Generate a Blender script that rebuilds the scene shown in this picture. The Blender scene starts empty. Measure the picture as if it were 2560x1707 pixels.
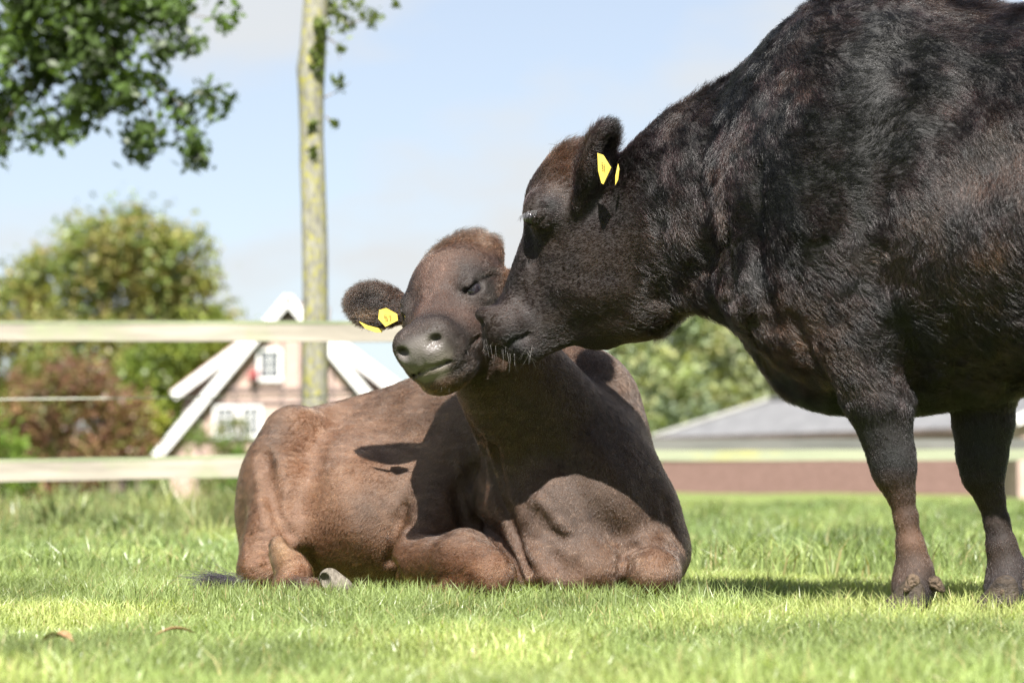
import bpy, math, random
import numpy as np
from mathutils import Vector, Matrix

R = math.radians
rng = np.random.default_rng(7)
random.seed(7)
S = bpy.context.scene
COL = S.collection

# ------------------------------------------------------------------ camera, sky, sun, exposure
CAM_H = 0.31
F_PX = 85.0 / 36.0 * 2560.0
PITCH = math.atan((1197 - 853.5) / F_PX)
cam_d = bpy.data.cameras.new('camera')
cam_d.lens = 85
cam_d.sensor_width = 36
cam_d.clip_end = 3000
cam_d.dof.use_dof = True
cam_d.dof.focus_distance = 5.72
cam_d.dof.aperture_fstop = 3.6
cam = bpy.data.objects.new('camera', cam_d)
COL.objects.link(cam)
cam.location = (0, 0, CAM_H)
cam.rotation_euler = (math.pi / 2 + PITCH, 0, 0)
S.camera = cam

SUN_EL, SUN_AZ = 50.0, 182.5        # azimuth: compass bearing of the sun, +Y is north (view direction)
w = bpy.data.worlds.new('World')
S.world = w
w.use_nodes = True
nt = w.node_tree
nt.nodes.clear()
def wn(t, **k):
    n = nt.nodes.new(t)
    for a, b in k.items(): setattr(n, a, b)
    return n
out = wn('ShaderNodeOutputWorld')
bg = wn('ShaderNodeBackground'); bg.inputs[1].default_value = 0.05
sky = wn('ShaderNodeTexSky', sky_type='NISHITA', sun_disc=False)
sky.sun_elevation = R(SUN_EL)
sky.sun_rotation = R(SUN_AZ)
sky.air_density = 0.8; sky.dust_density = 1.0; sky.ozone_density = 1.0
tc = wn('ShaderNodeTexCoord')
mp = wn('ShaderNodeMapping'); mp.inputs['Scale'].default_value = (1, 1, 2.3)
mp.inputs['Location'].default_value = (0.1, 0.5, 0.3)
nz = wn('ShaderNodeTexNoise'); nz.inputs['Scale'].default_value = 5.5; nz.inputs['Detail'].default_value = 6; nz.inputs['Roughness'].default_value = .5
cr = wn('ShaderNodeMapRange'); cr.inputs[1].default_value = .44; cr.inputs[2].default_value = .58
cr.inputs[3].default_value = 0.52; cr.inputs[4].default_value = 1.0
mx = wn('ShaderNodeMix', data_type='RGBA')
mx.inputs[7].default_value = (4.15, 4.25, 4.3, 1)
L_ = nt.links.new
L_(tc.outputs['Generated'], mp.inputs[0]); L_(mp.outputs[0], nz.inputs[0]); L_(nz.outputs[0], cr.inputs[0])
sep = wn('ShaderNodeSeparateXYZ'); el = wn('ShaderNodeMapRange'); el.inputs[1].default_value = .12; el.inputs[2].default_value = .75; el.inputs[3].default_value = 1; el.inputs[4].default_value = .35
mu = wn('ShaderNodeMath', operation='MULTIPLY')
L_(tc.outputs['Generated'], sep.inputs[0]); L_(sep.outputs[2], el.inputs[0]); L_(cr.outputs[0], mu.inputs[0]); L_(el.outputs[0], mu.inputs[1])
L_(mu.outputs[0], mx.inputs[0]); L_(sky.outputs[0], mx.inputs[6]); L_(mx.outputs[2], bg.inputs[0]); L_(bg.outputs[0], out.inputs[0])

sun_d = bpy.data.lights.new('sun', 'SUN')
sun_d.energy = 5.0; sun_d.angle = R(.53); sun_d.color = (1, .955, .89)
sun = bpy.data.objects.new('sun', sun_d); COL.objects.link(sun)
az = R(SUN_AZ)
to_sun = Vector((math.sin(az) * math.cos(R(SUN_EL)), math.cos(az) * math.cos(R(SUN_EL)), math.sin(R(SUN_EL))))
sun.rotation_euler = to_sun.to_track_quat('Z', 'Y').to_euler()
S.view_settings.view_transform = 'Standard'
S.view_settings.look = 'None'
S.view_settings.exposure = 1.95
S.view_settings.gamma = 1
S.view_settings.use_curve_mapping = False
S.cycles.use_denoising = True
S.cycles.denoising_prefilter = 'FAST'
S.cycles.max_bounces = 8
S.cycles.transparent_max_bounces = 8

# ------------------------------------------------------------------ helpers
CP, SP = math.cos(PITCH), math.sin(PITCH)
def at(x, y, d):
    """world point seen along the sight line of photo pixel x, y (2560 wide) at ground distance d"""
    cx, cy = (x - 1280) / F_PX, (853.5 - y) / F_PX
    dy, dz = CP - cy * SP, SP + cy * CP
    s = d / dy
    return np.array((cx * s, d, CAM_H + dz * s))
def px(n, d): return n * d / F_PX
def tag(o, label=None, cat=None, group=None, kind=None):
    if label: o['label'] = label
    if cat: o['category'] = cat
    if group: o['group'] = group
    if kind: o['kind'] = kind
    return o
def link(name, data, parent=None, mat=None):
    o = bpy.data.objects.new(name, data)
    COL.objects.link(o)
    if mat is not None and data is not None:
        data.materials.append(mat)
    if parent is not None:
        o.parent = parent
        o.location = -Vector(parent.location)
        if parent.parent is not None: o.location = (0, 0, 0)
    return o
def empty(name, loc=(0, 0, 0), parent=None):
    o = bpy.data.objects.new(name, None); COL.objects.link(o)
    o.location = loc; o.empty_display_size = .1
    return o
def mesh_np(name, V, F, smooth=True):
    """F: (n,3) or (n,4) int array"""
    V = np.asarray(V, np.float32); F = np.asarray(F, np.int32)
    m = bpy.data.meshes.new(name)
    n, k = F.shape
    m.vertices.add(len(V)); m.vertices.foreach_set('co', V.ravel())
    m.loops.add(n * k); m.loops.foreach_set('vertex_index', F.ravel())
    m.polygons.add(n)
    m.polygons.foreach_set('loop_start', np.arange(0, n * k, k, dtype=np.int32))
    m.polygons.foreach_set('loop_total', np.full(n, k, np.int32))
    m.polygons.foreach_set('use_smooth', np.full(n, smooth, bool))
    m.update(calc_edges=True)
    return m
def color_attr(m, name, C, domain='POINT'):
    a = m.attributes.new(name, 'FLOAT_COLOR', domain)
    C = np.asarray(C, np.float32)
    if C.shape[1] == 3: C = np.concatenate([C, np.ones((len(C), 1), np.float32)], 1)
    a.data.foreach_set('color', C.ravel())
def norm(v):
    v = np.asarray(v, float); return v / np.linalg.norm(v, axis=-1, keepdims=True)

_H = np.random.default_rng(3).random((64, 64, 64, 3)).astype(np.float32) * 2 - 1
def vnoise(P, scale):
    """smooth value noise, three channels"""
    Q = P * scale
    i = np.floor(Q).astype(np.int64); f = (Q - i).astype(np.float32); f = f * f * (3 - 2 * f); i &= 63; j = (i + 1) & 63
    x0, y0, z0 = i.T; x1, y1, z1 = j.T; fx, fy, fz = (f[:, k:k + 1] for k in range(3))
    a = _H[x0, y0, z0] * (1 - fx) + _H[x1, y0, z0] * fx
    b = _H[x0, y1, z0] * (1 - fx) + _H[x1, y1, z0] * fx
    c = _H[x0, y0, z1] * (1 - fx) + _H[x1, y0, z1] * fx
    d = _H[x0, y1, z1] * (1 - fx) + _H[x1, y1, z1] * fx
    return (a * (1 - fy) + b * fy) * (1 - fz) + (c * (1 - fy) + d * fy) * fz

# ------------------------------------------------------------------ materials
def mat(name):
    m = bpy.data.materials.new(name); m.use_nodes = True
    t = m.node_tree; b = t.nodes['Principled BSDF']
    return m, t, b
def noise_mat(name, c1, c2, scale=8, rough=.8, bump=0, bscale=None, stretch=(1, 1, 1), c3=None, spec=.3, detail=6):
    m, t, b = mat(name)
    N, L = t.nodes, t.links.new
    tc = N.new('ShaderNodeTexCoord'); mp = N.new('ShaderNodeMapping'); mp.inputs['Scale'].default_value = stretch
    n = N.new('ShaderNodeTexNoise'); n.inputs['Scale'].default_value = scale; n.inputs['Detail'].default_value = detail
    r = N.new('ShaderNodeValToRGB'); e = r.color_ramp.elements
    e[0].position = .32; e[0].color = (*c1, 1); e[1].position = .68; e[1].color = (*c2, 1)
    if c3: x = e.new(.52); x.color = (*c3, 1)
    L(tc.outputs['Object'], mp.inputs[0]); L(mp.outputs[0], n.inputs[0]); L(n.outputs[0], r.inputs[0]); L(r.outputs[0], b.inputs['Base Color'])
    b.inputs['Roughness'].default_value = rough; b.inputs['Specular IOR Level'].default_value = spec
    if bump:
        n2 = N.new('ShaderNodeTexNoise'); n2.inputs['Scale'].default_value = bscale or scale * 4; n2.inputs['Detail'].default_value = 5
        bp = N.new('ShaderNodeBump'); bp.inputs['Strength'].default_value = bump; bp.inputs['Distance'].default_value = .02
        L(mp.outputs[0], n2.inputs[0]); L(n2.outputs[0], bp.inputs['Height']); L(bp.outputs[0], b.inputs['Normal'])
    return m
def leaf_mat(name, trans=.4, rough=.45, attr='tint'):
    m = bpy.data.materials.new(name); m.use_nodes = True
    t = m.node_tree; N, L = t.nodes, t.links.new; b = N['Principled BSDF']; o = N['Material Output']
    a = N.new('ShaderNodeAttribute'); a.attribute_name = attr
    tr = N.new('ShaderNodeBsdfTranslucent'); mx = N.new('ShaderNodeMixShader'); mx.inputs[0].default_value = trans
    mul = N.new('ShaderNodeMix'); mul.data_type = 'RGBA'; mul.blend_type = 'MULTIPLY'; mul.inputs[0].default_value = 1
    mul.inputs[7].default_value = (1.3, 1.35, .5, 1)
    L(a.outputs['Color'], b.inputs['Base Color']); L(a.outputs['Color'], mul.inputs[6]); L(mul.outputs[2], tr.inputs[0])
    b.inputs['Roughness'].default_value = rough; b.inputs['Specular IOR Level'].default_value = .35
    L(b.outputs[0], mx.inputs[1]); L(tr.outputs[0], mx.inputs[2]); L(mx.outputs[0], o.inputs[0])
    return m
# ------------------------------------------------------------------ implicit bodies -> one continuous mesh
def smin(a, b, k):
    h = np.maximum(k - np.abs(a - b), 0) / k
    return np.minimum(a, b) - h * h * k * .25
class Body:
    def __init__(s): s.p = []
    def add(s, f, lo, hi, k, op):
        s.p.append((f, np.array(lo, np.float32), np.array(hi, np.float32), k, op))
    def cone(s, a, b, ra, rb, w=None, ws=1., k=.03, op='u'):
        """round cone a-b; with w the section is scaled by ws along w"""
        a = np.array(a, np.float32); b = np.array(b, np.float32)
        if w is not None: w = norm(w).astype(np.float32)
        def sq(P):
            return P if w is None else P + (P @ w)[..., None] * w * (1 / ws - 1)
        A = sq(a[None])[0]; B = sq(b[None])[0]
        ba = B - A; l2 = float(ba @ ba); l = math.sqrt(l2); rr = ra - rb
        if abs(rr) >= l * .98: rr = math.copysign(l * .98, rr)
        a2 = l2 - rr * rr; il2 = 1 / l2
        def f(P):
            pa = sq(P) - A
            y = pa @ ba; z = y - l2
            x2 = ((pa * l2 - ba * y[:, None]) ** 2).sum(1)
            y2 = y * y * l2; z2 = z * z * l2
            kk = math.copysign(1, rr) * rr * rr * x2
            c1 = np.sign(z) * a2 * z2 > kk
            c2 = np.sign(y) * a2 * y2 < kk
            d = (np.sqrt(x2 * a2 * il2) + y * rr) * il2 - ra
            d = np.where(c2, np.sqrt(x2 + y2) * il2 - ra, d)
            d = np.where(c1, np.sqrt(x2 + z2) * il2 - rb, d)
            return d * min(1, ws)
        m = max(ra, rb) * max(1, ws)
        s.add(f, np.minimum(a, b) - m, np.maximum(a, b) + m, k, op)
    def ell(s, c, r, u=(1, 0, 0), w=(0, 1, 0), k=.03, op='u'):
        """ellipsoid radii r along u, w, u x w"""
        c = np.array(c, np.float32); u = norm(u); w = np.asarray(w, float); w = norm(w - u * (w @ u)); v = np.cross(u, w)
        M = np.stack([u, w, v], 1).astype(np.float32); r = np.array(r, np.float32)
        def f(P):
            q = (P - c) @ M
            a = q / r; k0 = np.sqrt((a * a).sum(1)); a = a / r; k1 = np.sqrt((a * a).sum(1)) + 1e-6
            return k0 * (k0 - 1) / k1
        e = np.sqrt(((np.abs(M) * r) ** 2).sum(1))
        s.add(f, c - e, c + e, k, op)
    def groove(s, pts, amp, width):
        """pushes the surface in (amp > 0) or out (amp < 0) along a polyline"""
        pts = np.array(pts, np.float32)
        def f(P):
            d2 = None
            for a, b in zip(pts[:-1], pts[1:]):
                ba = b - a; t = np.clip(((P - a) @ ba) / (ba @ ba), 0, 1)
                q = ((P - a - t[:, None] * ba) ** 2).sum(1)
                d2 = q if d2 is None else np.minimum(d2, q)
            return amp * np.exp(-d2 / (width * width))
        s.add(f, pts.min(0) - width * 2.6, pts.max(0) + width * 2.6, 0, 'g')
    def fold(s, pts, amp, width, d0=4.6, d1=7.3):
        """groove whose points are dropped onto the skin along the line of sight"""
        out = []
        D = np.linspace(d0, d1, 240)
        n = 3 * len(pts) - 2 if len(pts) > 1 else 1
        q = np.interp(np.linspace(0, len(pts) - 1, n), range(len(pts)), [p[0] for p in pts]); r = np.interp(np.linspace(0, len(pts) - 1, n), range(len(pts)), [p[1] for p in pts])
        for x, y in zip(q, r):
            P = np.array([at(x, y, d) for d in D], np.float32); v = s.ev(P); k = np.nonzero(v < 0)[0]
            if len(k): out.append(P[k[0]])
        if len(out) > 1: s.groove(out, amp, width)
    def ev(s, P, prims=None):
        d = np.full(len(P), 1., np.float32)
        for f, lo, hi, k, op in (s.p if prims is None else prims):
            v = f(P)
            if op == 'u': d = smin(d, v, k)
            elif op == 's': d = -smin(-d, v, k)
            else: d = d + v
        return d
    def mesh(s, h=.006, B=12):
        U = [q for q in s.p if q[4] == 'u']
        lo = np.min([q[1] for q in U], 0) - .06; hi = np.max([q[2] for q in U], 0) + .06
        nb = np.ceil((hi - lo) / (h * B)).astype(int)
        g = np.stack(np.meshgrid(*[np.arange(n) for n in nb], indexing='ij'), -1).reshape(-1, 3)
        bl = lo + g * (B * h); cen = (bl + B * h / 2).astype(np.float32)
        c = s.ev(cen)
        D = np.repeat(np.repeat(np.repeat(np.where(c.reshape(nb) > 0, 1., -1.).astype(np.float32), B, 0), B, 1), B, 2)
        loc = np.stack(np.meshgrid(*[np.arange(B)] * 3, indexing='ij'), -1).reshape(-1, 3).astype(np.float32) * h
        act = np.nonzero(np.abs(c) < .87 * B * h * 1.3 + .035)[0]
        for i in act:
            b0 = bl[i]; b1 = b0 + B * h
            pr = [q for q in s.p if (np.maximum(np.maximum(q[1] - b1, b0 - q[2]), 0).max() <= q[3] + .012)]
            v = s.ev((b0 + loc).astype(np.float32), pr).reshape(B, B, B)
            x, y, z = g[i] * B
            D[x:x + B, y:y + B, z:z + B] = v
        sg = D < 0
        n = np.array(D.shape)
        cnt = np.zeros(n - 1, np.uint8)
        for dx in (0, 1):
            for dy in (0, 1):
                for dz in (0, 1):
                    cnt += sg[dx:n[0] - 1 + dx, dy:n[1] - 1 + dy, dz:n[2] - 1 + dz]
        cells = np.argwhere((cnt > 0) & (cnt < 8))
        idx = np.full(n - 1, -1, np.int32); idx[tuple(cells.T)] = np.arange(len(cells))
        acc = np.zeros((len(cells), 3)); num = np.zeros(len(cells))
        cor = [(a, b, c_) for a in (0, 1) for b in (0, 1) for c_ in (0, 1)]
        for p in cor:
            for ax in range(3):
                if p[ax]: continue
                q = list(p); q[ax] = 1
                da = D[tuple((cells + p).T)]; db = D[tuple((cells + q).T)]
                m = (da < 0) != (db < 0)
                t = np.where(m, da / np.where(m, da - db, 1), 0)
                pos = np.array(p, float)[None] + np.zeros((len(cells), 3)); pos[:, ax] += t
                acc += pos * m[:, None]; num += m
        V = lo + (cells + acc / num[:, None]) * h
        faces = []
        for ax in range(3):
            a1, a2 = (ax + 1) % 3, (ax + 2) % 3
            sl0 = [slice(None)] * 3; sl1 = [slice(None)] * 3
            sl0[ax] = slice(0, -1); sl1[ax] = slice(1, None)
            e = np.argwhere(sg[tuple(sl0)] != sg[tuple(sl1)])
            e = e[(e[:, a1] > 0) & (e[:, a2] > 0) & (e[:, a1] < n[a1] - 1) & (e[:, a2] < n[a2] - 1)]
            o1 = np.zeros(3, int); o1[a1] = 1; o2 = np.zeros(3, int); o2[a2] = 1
            q = np.stack([idx[tuple(x.T)] for x in (e, e - o1, e - o1 - o2, e - o2)], 1)
            ins = sg[tuple(e.T)]
            q[~ins] = q[~ins][:, ::-1]
            faces.append(q)
        F = np.concatenate(faces); F = F[(F >= 0).all(1)]
        # light smoothing
        for it in range(2):
            A = np.zeros_like(V); C = np.zeros(len(V))
            for i in range(4):
                j = (i + 1) % 4
                for ax in range(3):
                    A[:, ax] += np.bincount(F[:, i], V[F[:, j], ax], len(V)) + np.bincount(F[:, j], V[F[:, i], ax], len(V))
                C += np.bincount(F[:, i], minlength=len(V)) + np.bincount(F[:, j], minlength=len(V))
            V = V * .5 + .5 * A / np.maximum(C, 1)[:, None]
        return V, F
def normals(V, F):
    n = np.cross(V[F[:, 2]] - V[F[:, 0]], V[F[:, 3]] - V[F[:, 1]])
    N = np.zeros_like(V)
    for i in range(4):
        for ax in range(3): N[:, ax] += np.bincount(F[:, i], n[:, ax], len(V))
    return norm(N + 1e-12)

def grow(name, V, F, N, count, spec, material, parent, kpts=4):
    """hair strands on a body: spec(P, N) -> keep probability, length, flow, lift, jitter, radius, tint"""
    q = rng.integers(0, len(F), int(count * 1.0))
    f = F[q]; a, b = rng.random((2, len(q), 1))
    def bil(X): return (X[f[:, 0]] * (1 - a) + X[f[:, 1]] * a) * (1 - b) + (X[f[:, 3]] * (1 - a) + X[f[:, 2]] * a) * b
    P = bil(V); n = norm(bil(N))
    keep, Ln, flow, lift, jit, rad, tint, curl = spec(P, n)
    m = rng.random(len(P)) < keep
    P, n, Ln, flow, lift, jit, rad, tint, curl = (x[m] for x in (P, n, Ln, flow, lift, jit, rad, tint, curl))
    c = len(P)
    t = norm(flow) + rng.normal(0, 1, (c, 3)) * jit[:, None]
    t -= n * (t * n).sum(1, keepdims=True); t = norm(t + 1e-9)
    lf = (lift + rng.normal(0, .10, c))[:, None]
    Ln = (Ln * rng.uniform(.6, 1.25, c))[:, None]
    pts = [P - n * .0015]
    side = np.cross(n, t)
    ph = rng.uniform(0, 6.28, (c, 1)); p = P
    for i in range(1, kpts):
        u = i / (kpts - 1)
        ang = lf * (1.25 - .8 * u)
        step = t * np.cos(ang) + n * np.sin(ang) + side * np.sin(ph + u * 4) * curl[:, None] + n * np.cos(ph + u * 4) * curl[:, None] * .5
        p = p + step * Ln / (kpts - 1)
        pts.append(p)
    A = np.stack(pts, 1).astype(np.float32)
    hc = bpy.data.hair_curves.new(name)
    hc.add_curves([kpts] * c)
    hc.attributes['position'].data.foreach_set('vector', A.ravel())
    prof = np.array([1, .9, .65, .12] if kpts == 4 else np.linspace(1, .12, kpts), np.float32)
    ra = hc.attributes.get('radius') or hc.attributes.new('radius', 'FLOAT', 'POINT')
    ra.data.foreach_set('value', (rad[:, None] * prof[None]).astype(np.float32).ravel())
    at_ = hc.attributes.new('tint', 'FLOAT_COLOR', 'CURVE')
    at_.data.foreach_set('color', np.concatenate([tint, np.ones((c, 1))], 1).astype(np.float32).ravel())
    o = link(name, hc, parent, material)
    o['kind'] = 'stuff'
    return o
def hair_mat(name, rough=.27, radial=.35, offset=2.0):
    m = bpy.data.materials.new(name); m.use_nodes = True
    t = m.node_tree; N, L = t.nodes, t.links.new; N.remove(N['Principled BSDF'])
    h = N.new('ShaderNodeBsdfHairPrincipled'); h.parametrization = 'COLOR'
    a = N.new('ShaderNodeAttribute'); a.attribute_name = 'tint'
    L(a.outputs['Color'], h.inputs['Color'])
    h.inputs['Roughness'].default_value = rough; h.inputs['Radial Roughness'].default_value = radial
    h.inputs['Offset'].default_value = R(offset); h.inputs['Random Roughness'].default_value = .3; h.inputs['IOR'].default_value = 1.40
    L(h.outputs[0], N['Material Output'].inputs[0])
    return m
def skin_mat(name):
    m, t, b = mat(name); N, L = t.nodes, t.links.new
    a = N.new('ShaderNodeAttribute'); a.attribute_name = 'tint'
    r = N.new('ShaderNodeAttribute'); r.attribute_name = 'wet'
    tc = N.new('ShaderNodeTexCoord')
    v = N.new('ShaderNodeTexVoronoi'); v.feature = 'DISTANCE_TO_EDGE'; v.inputs['Scale'].default_value = 190
    n = N.new('ShaderNodeTexNoise'); n.inputs['Scale'].default_value = 60; n.inputs['Detail'].default_value = 5
    mm = N.new('ShaderNodeMix'); mm.data_type = 'FLOAT'
    L(tc.outputs['Object'], v.inputs['Vector']); L(tc.outputs['Object'], n.inputs['Vector'])
    L(r.outputs['Fac'], mm.inputs[0]); L(n.outputs[0], mm.inputs[2]); L(v.outputs['Distance'], mm.inputs[3])
    bp = N.new('ShaderNodeBump'); bp.inputs['Strength'].default_value = .55; bp.inputs['Distance'].default_value = .004
    L(mm.outputs[0], bp.inputs['Height']); L(bp.outputs[0], b.inputs['Normal'])
    rr = N.new('ShaderNodeMapRange'); rr.inputs[3].default_value = .75; rr.inputs[4].default_value = .33
    L(r.outputs['Fac'], rr.inputs[0]); L(rr.outputs[0], b.inputs['Roughness'])
    L(a.outputs['Color'], b.inputs['Base Color'])
    b.inputs['Specular IOR Level'].default_value = .4
    return m
def gauss(P, c, r):
    """soft blob weight around c with radius r (scalar or vec)"""
    return np.exp(-(((P - np.asarray(c)) / r) ** 2).sum(1))
# ------------------------------------------------------------------ the standing cow (profile, near side towards the camera)
TH = R(24)
HD = np.array((-math.cos(TH), math.sin(TH), 0)); LT = np.array((-math.sin(TH), -math.cos(TH), 0))   # heading and its left side
def ds(x): return (5.42 + .867 * .445) / (1 + .445 * (x - 1280) / F_PX)      # depth of the cow's mid plane at photo column x
def sp(x, y, off=0.): return at(x, y, ds(x)) + LT * off
sb = Body()
def sc(p, q, ra, rb, ws=.6, k=.08, off=0., off2=None):
    a = sp(*p, off); b = sp(*q, off if off2 is None else off2)
    sb.cone(a, b, px(ra, ds(p[0])), px(rb, ds(q[0])), LT, ws, k)
# trunk
sc((1600, 585), (1790, 508), 186, 250, .52, .03)
sc((1790, 508), (2020, 482), 250, 362, .52, .03)
sb.ell(sp(2115, 545, 0), (px(250, 5.5), .28, px(455, 5.5)), -HD, LT, .06)
sb.ell(sp(2200, 485, 0) , (.34, .33, .465), -HD, LT, .09)
sb.cone(sp(2330, 505), sp(2330, 505) - HD * .70 + np.array((0, 0, -.0)), .415, .39, LT, .86, .12)
RUMP = sp(2330, 505) - HD * .95 + np.array((0, 0, .07))
sb.ell(RUMP, (.34, .27, .33), -HD, LT, .12)
sc((2035, 885), (2120, 920), 108, 98, .75, .06)                     # brisket
sc((1920, 690), (2040, 868), 120, 108, .55, .05)
sc((2290, 920), (2460, 900), 80, 90, 1.3, .10)
# shoulder blade, point of shoulder, arm
for o_, kx in ((.17, 0), (-.17, 40)):
    sb.cone(sp(2120 + kx, 250, o_ * .75), sp(2010 + kx, 700, o_ * 1.05), .12, .105, LT, .55, .09)
    sb.cone(sp(2005 + kx, 730, o_ * 1.12), sp(2190 + kx, 850, o_ * 1.05), .095, .105, LT, .8, .07)
# near fore leg
def nl(x, y, d): return at(x, y, d)
def leg(rows, ws=.85, k=.03):
    for (x1, y1, d1, r1), (x2, y2, d2, r2) in zip(rows[:-1], rows[1:]):
        sb.cone(at(x1, y1, d1), at(x2, y2, d2), px(r1, d1), px(r2, d2), LT, ws, k)
leg([(2120, 830, 5.26, 118), (2200, 1000, 5.25, 86), (2214, 1080, 5.25, 62), (2229, 1140, 5.25, 57), (2236, 1180, 5.25, 50), (2251, 1232, 5.25, 33),
     (2265, 1295, 5.25, 27), (2276, 1365, 5.25, 33), (2285, 1420, 5.25, 42), (2284, 1465, 5.25, 45)], k=.015)
leg([(2284, 1465, 5.25, 46), (2276, 1502, 5.22, 42)], 1.0)
FL = 5.42
leg([(2440, 880, 5.46, 110), (2455, 960, FL, 88), (2458, 1060, FL, 73), (2455, 1135, FL, 61), (2457, 1185, FL, 50), (2475, 1240, FL, 33),
     (2492, 1305, FL, 29), (2504, 1365, FL, 35), (2518, 1425, FL, 45), (2518, 1470, FL, 48)], k=.015)
leg([(2518, 1470, FL, 48), (2510, 1505, FL - .03, 44)], 1.0)
# hind legs
for s_ in (1, -1):
    hb = RUMP + LT * .15 * s_
    hip = hb + np.array((0, 0, .02)) - HD * .02
    kn = hb + HD * .10 + np.array((0, 0, -.42)); kn[2] = .68
    hk = hb - HD * (.26 + .1 * s_); hk[2] = .50
    ft = hb - HD * (.18 + .1 * s_); ft[2] = .13
    toe = ft + HD * .06; toe[2] = .05
    sb.cone(hip, kn, .22, .13, LT, .6, .08); sb.cone(kn, hk, .12, .058, LT, .7, .05); sb.cone(hk, ft, .052, .04, LT, .8, .03); sb.cone(ft, toe, .048, .055, k=.03)
# ---- head
HL = norm(np.array((-.16, -.98, .02)))
HDP = 5.74
def hp(x, y, off=0.): return at(x, y, HDP) + HL * off
def hc_(p, q, ra, rb, ws, k=.04, off=0.):
    sb.cone(hp(*p, off), hp(*q, off), px(ra, HDP), px(rb, HDP), HL, ws, k)
hc_((1484, 560), (1300, 800), 158, 66, .60)
hc_((1420, 500), (1440, 520), 102, 110, .80)
hc_((1450, 430), (1470, 450), 72, 72, .8)
hc_((1545, 688), (1330, 844), 124, 52, .62, .04)
hc_((1560, 625), (1660, 585), 165, 172, .50, .05)
sb.ell(hp(1560, 690, .035), (.135, .075, .15), (-.86, 0, -.5), HL, .07)      # masseter
sb.ell(hp(1268, 822), (px(60, HDP), .074, px(54, HDP)), (-.5, 0, -.86), HL, .04)
sb.ell(hp(1248, 846), (px(42, HDP), .066, px(30, HDP)), (-.9, 0, -.4), HL, .02)   # upper lip
sb.ell(hp(1298, 872), (px(52, HDP), .052, px(32, HDP)), (-.95, 0, .1), HL, .02)   # chin
for s_ in (1, -1):
    sb.ell(hp(1228, 800, .038 * s_), (.026, .022, .036), (-.3, 0, -.9), HL, .025)
    sb.ell(hp(1366, 532, .070 * s_), (.040, .036, .042), (-.55, 0, -.83), HL, .045)   # brow
    sb.ell(hp(1356, 546, .086 * s_), (.034, .018, .030), (-.8, 0, -.5), HL, .02)
    sb.ell(hp(1204, 812, .040 * s_), (.012, .016, .018), (-.3, 0, -.9), HL, .012, 's')   # nostrils
sb.ell(hp(1496, 836), (px(52, HDP), .045, px(34, HDP)), (1, 0, -.05), HL, .03)      # lump under the jaw
e0 = hp(1340, 556, .098)
sb.fold([(1318, 566), (1336, 562), (1358, 548), (1368, 536)], .008, .006)   # closed lid line
sb.fold([(1322, 530), (1345, 520), (1372, 522)], .006, .008)
sb.fold([(1324, 590), (1332, 615), (1336, 650)], .010, .014)                        # tear groove
sb.fold([(1206, 862), (1222, 868), (1262, 866), (1296, 848), (1318, 836)], .011, .006)   # mouth
sb.fold([(1340, 640), (1330, 700), (1300, 760)], .008, .02)
sb.fold([(1400, 720), (1480, 740), (1560, 720)], -.006, .025)
sb.fold([(1380, 850), (1450, 805), (1540, 790)], .005, .022)      # below the jaw bone
sb.fold([(1640, 560), (1660, 650), (1650, 740)], .016, .03)                            # behind the jaw
sb.fold([(1700, 700), (1780, 640), (1860, 560)], .014, .035)
sb.fold([(1895, 420), (1890, 560), (1900, 700), (1930, 800)], .022, .022)       # fold in front of the shoulder
sb.fold([(1815, 520), (1822, 640), (1835, 740)], .012, .012)
sb.fold([(2240, 130), (2235, 260), (2190, 420), (2160, 560), (2190, 700)], .030, .050)     # hollow behind the blade
sb.fold([(2420, 250), (2330, 330), (2400, 430), (2540, 380)], .020, .06)
sb.fold([(2070, 130), (2040, 330), (1990, 560)], -.012, .04)
sb.fold([(2250, 800), (2290, 900), (2280, 980)], .016, .03)
sb.fold([(1975, 780), (2060, 930), (2110, 1040)], .012, .02)
# ears: left one shown from behind and side, right one beyond the head
def ear(base, tip, rw, rt, face, k=.015, body=None, scoop=.8):
    base = np.asarray(base); tip = np.asarray(tip); u = norm(tip - base); l = np.linalg.norm(tip - base) / 2; c = (base + tip) / 2
    face = norm(np.asarray(face) - u * (np.asarray(face) @ u))
    body.ell(c, (l, rt, rw), u, face, k)
    body.ell(c + face * rt * 1.05 - u * l * .05, (l * .74, rt * .9, rw * scoop), u, face, .012, 's')
    body.cone(base - u * .02, base + u * l * .5, rw * .62, rw * .7, face, .5, .02)
    return c, u, face
earS = ear(at(1468, 478, HDP - .10), at(1522, 302, HDP - .16), .070, .019, (.8, -.55, .1), body=sb)
earS2 = ear(hp(1452, 452, -.10), hp(1470, 330, -.19), .05, .02, (-.3, .9, .1), body=sb)
# tail root
sb.cone(RUMP - HD * .30 + np.array((0, 0, .22)), RUMP - HD * .37 + np.array((0, 0, -.05)), .045, .03, k=.05)
sb.cone(RUMP - HD * .37 + np.array((0, 0, -.05)), RUMP - HD * .36 + np.array((0, 0, -.5)), .03, .016, k=.03)

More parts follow.
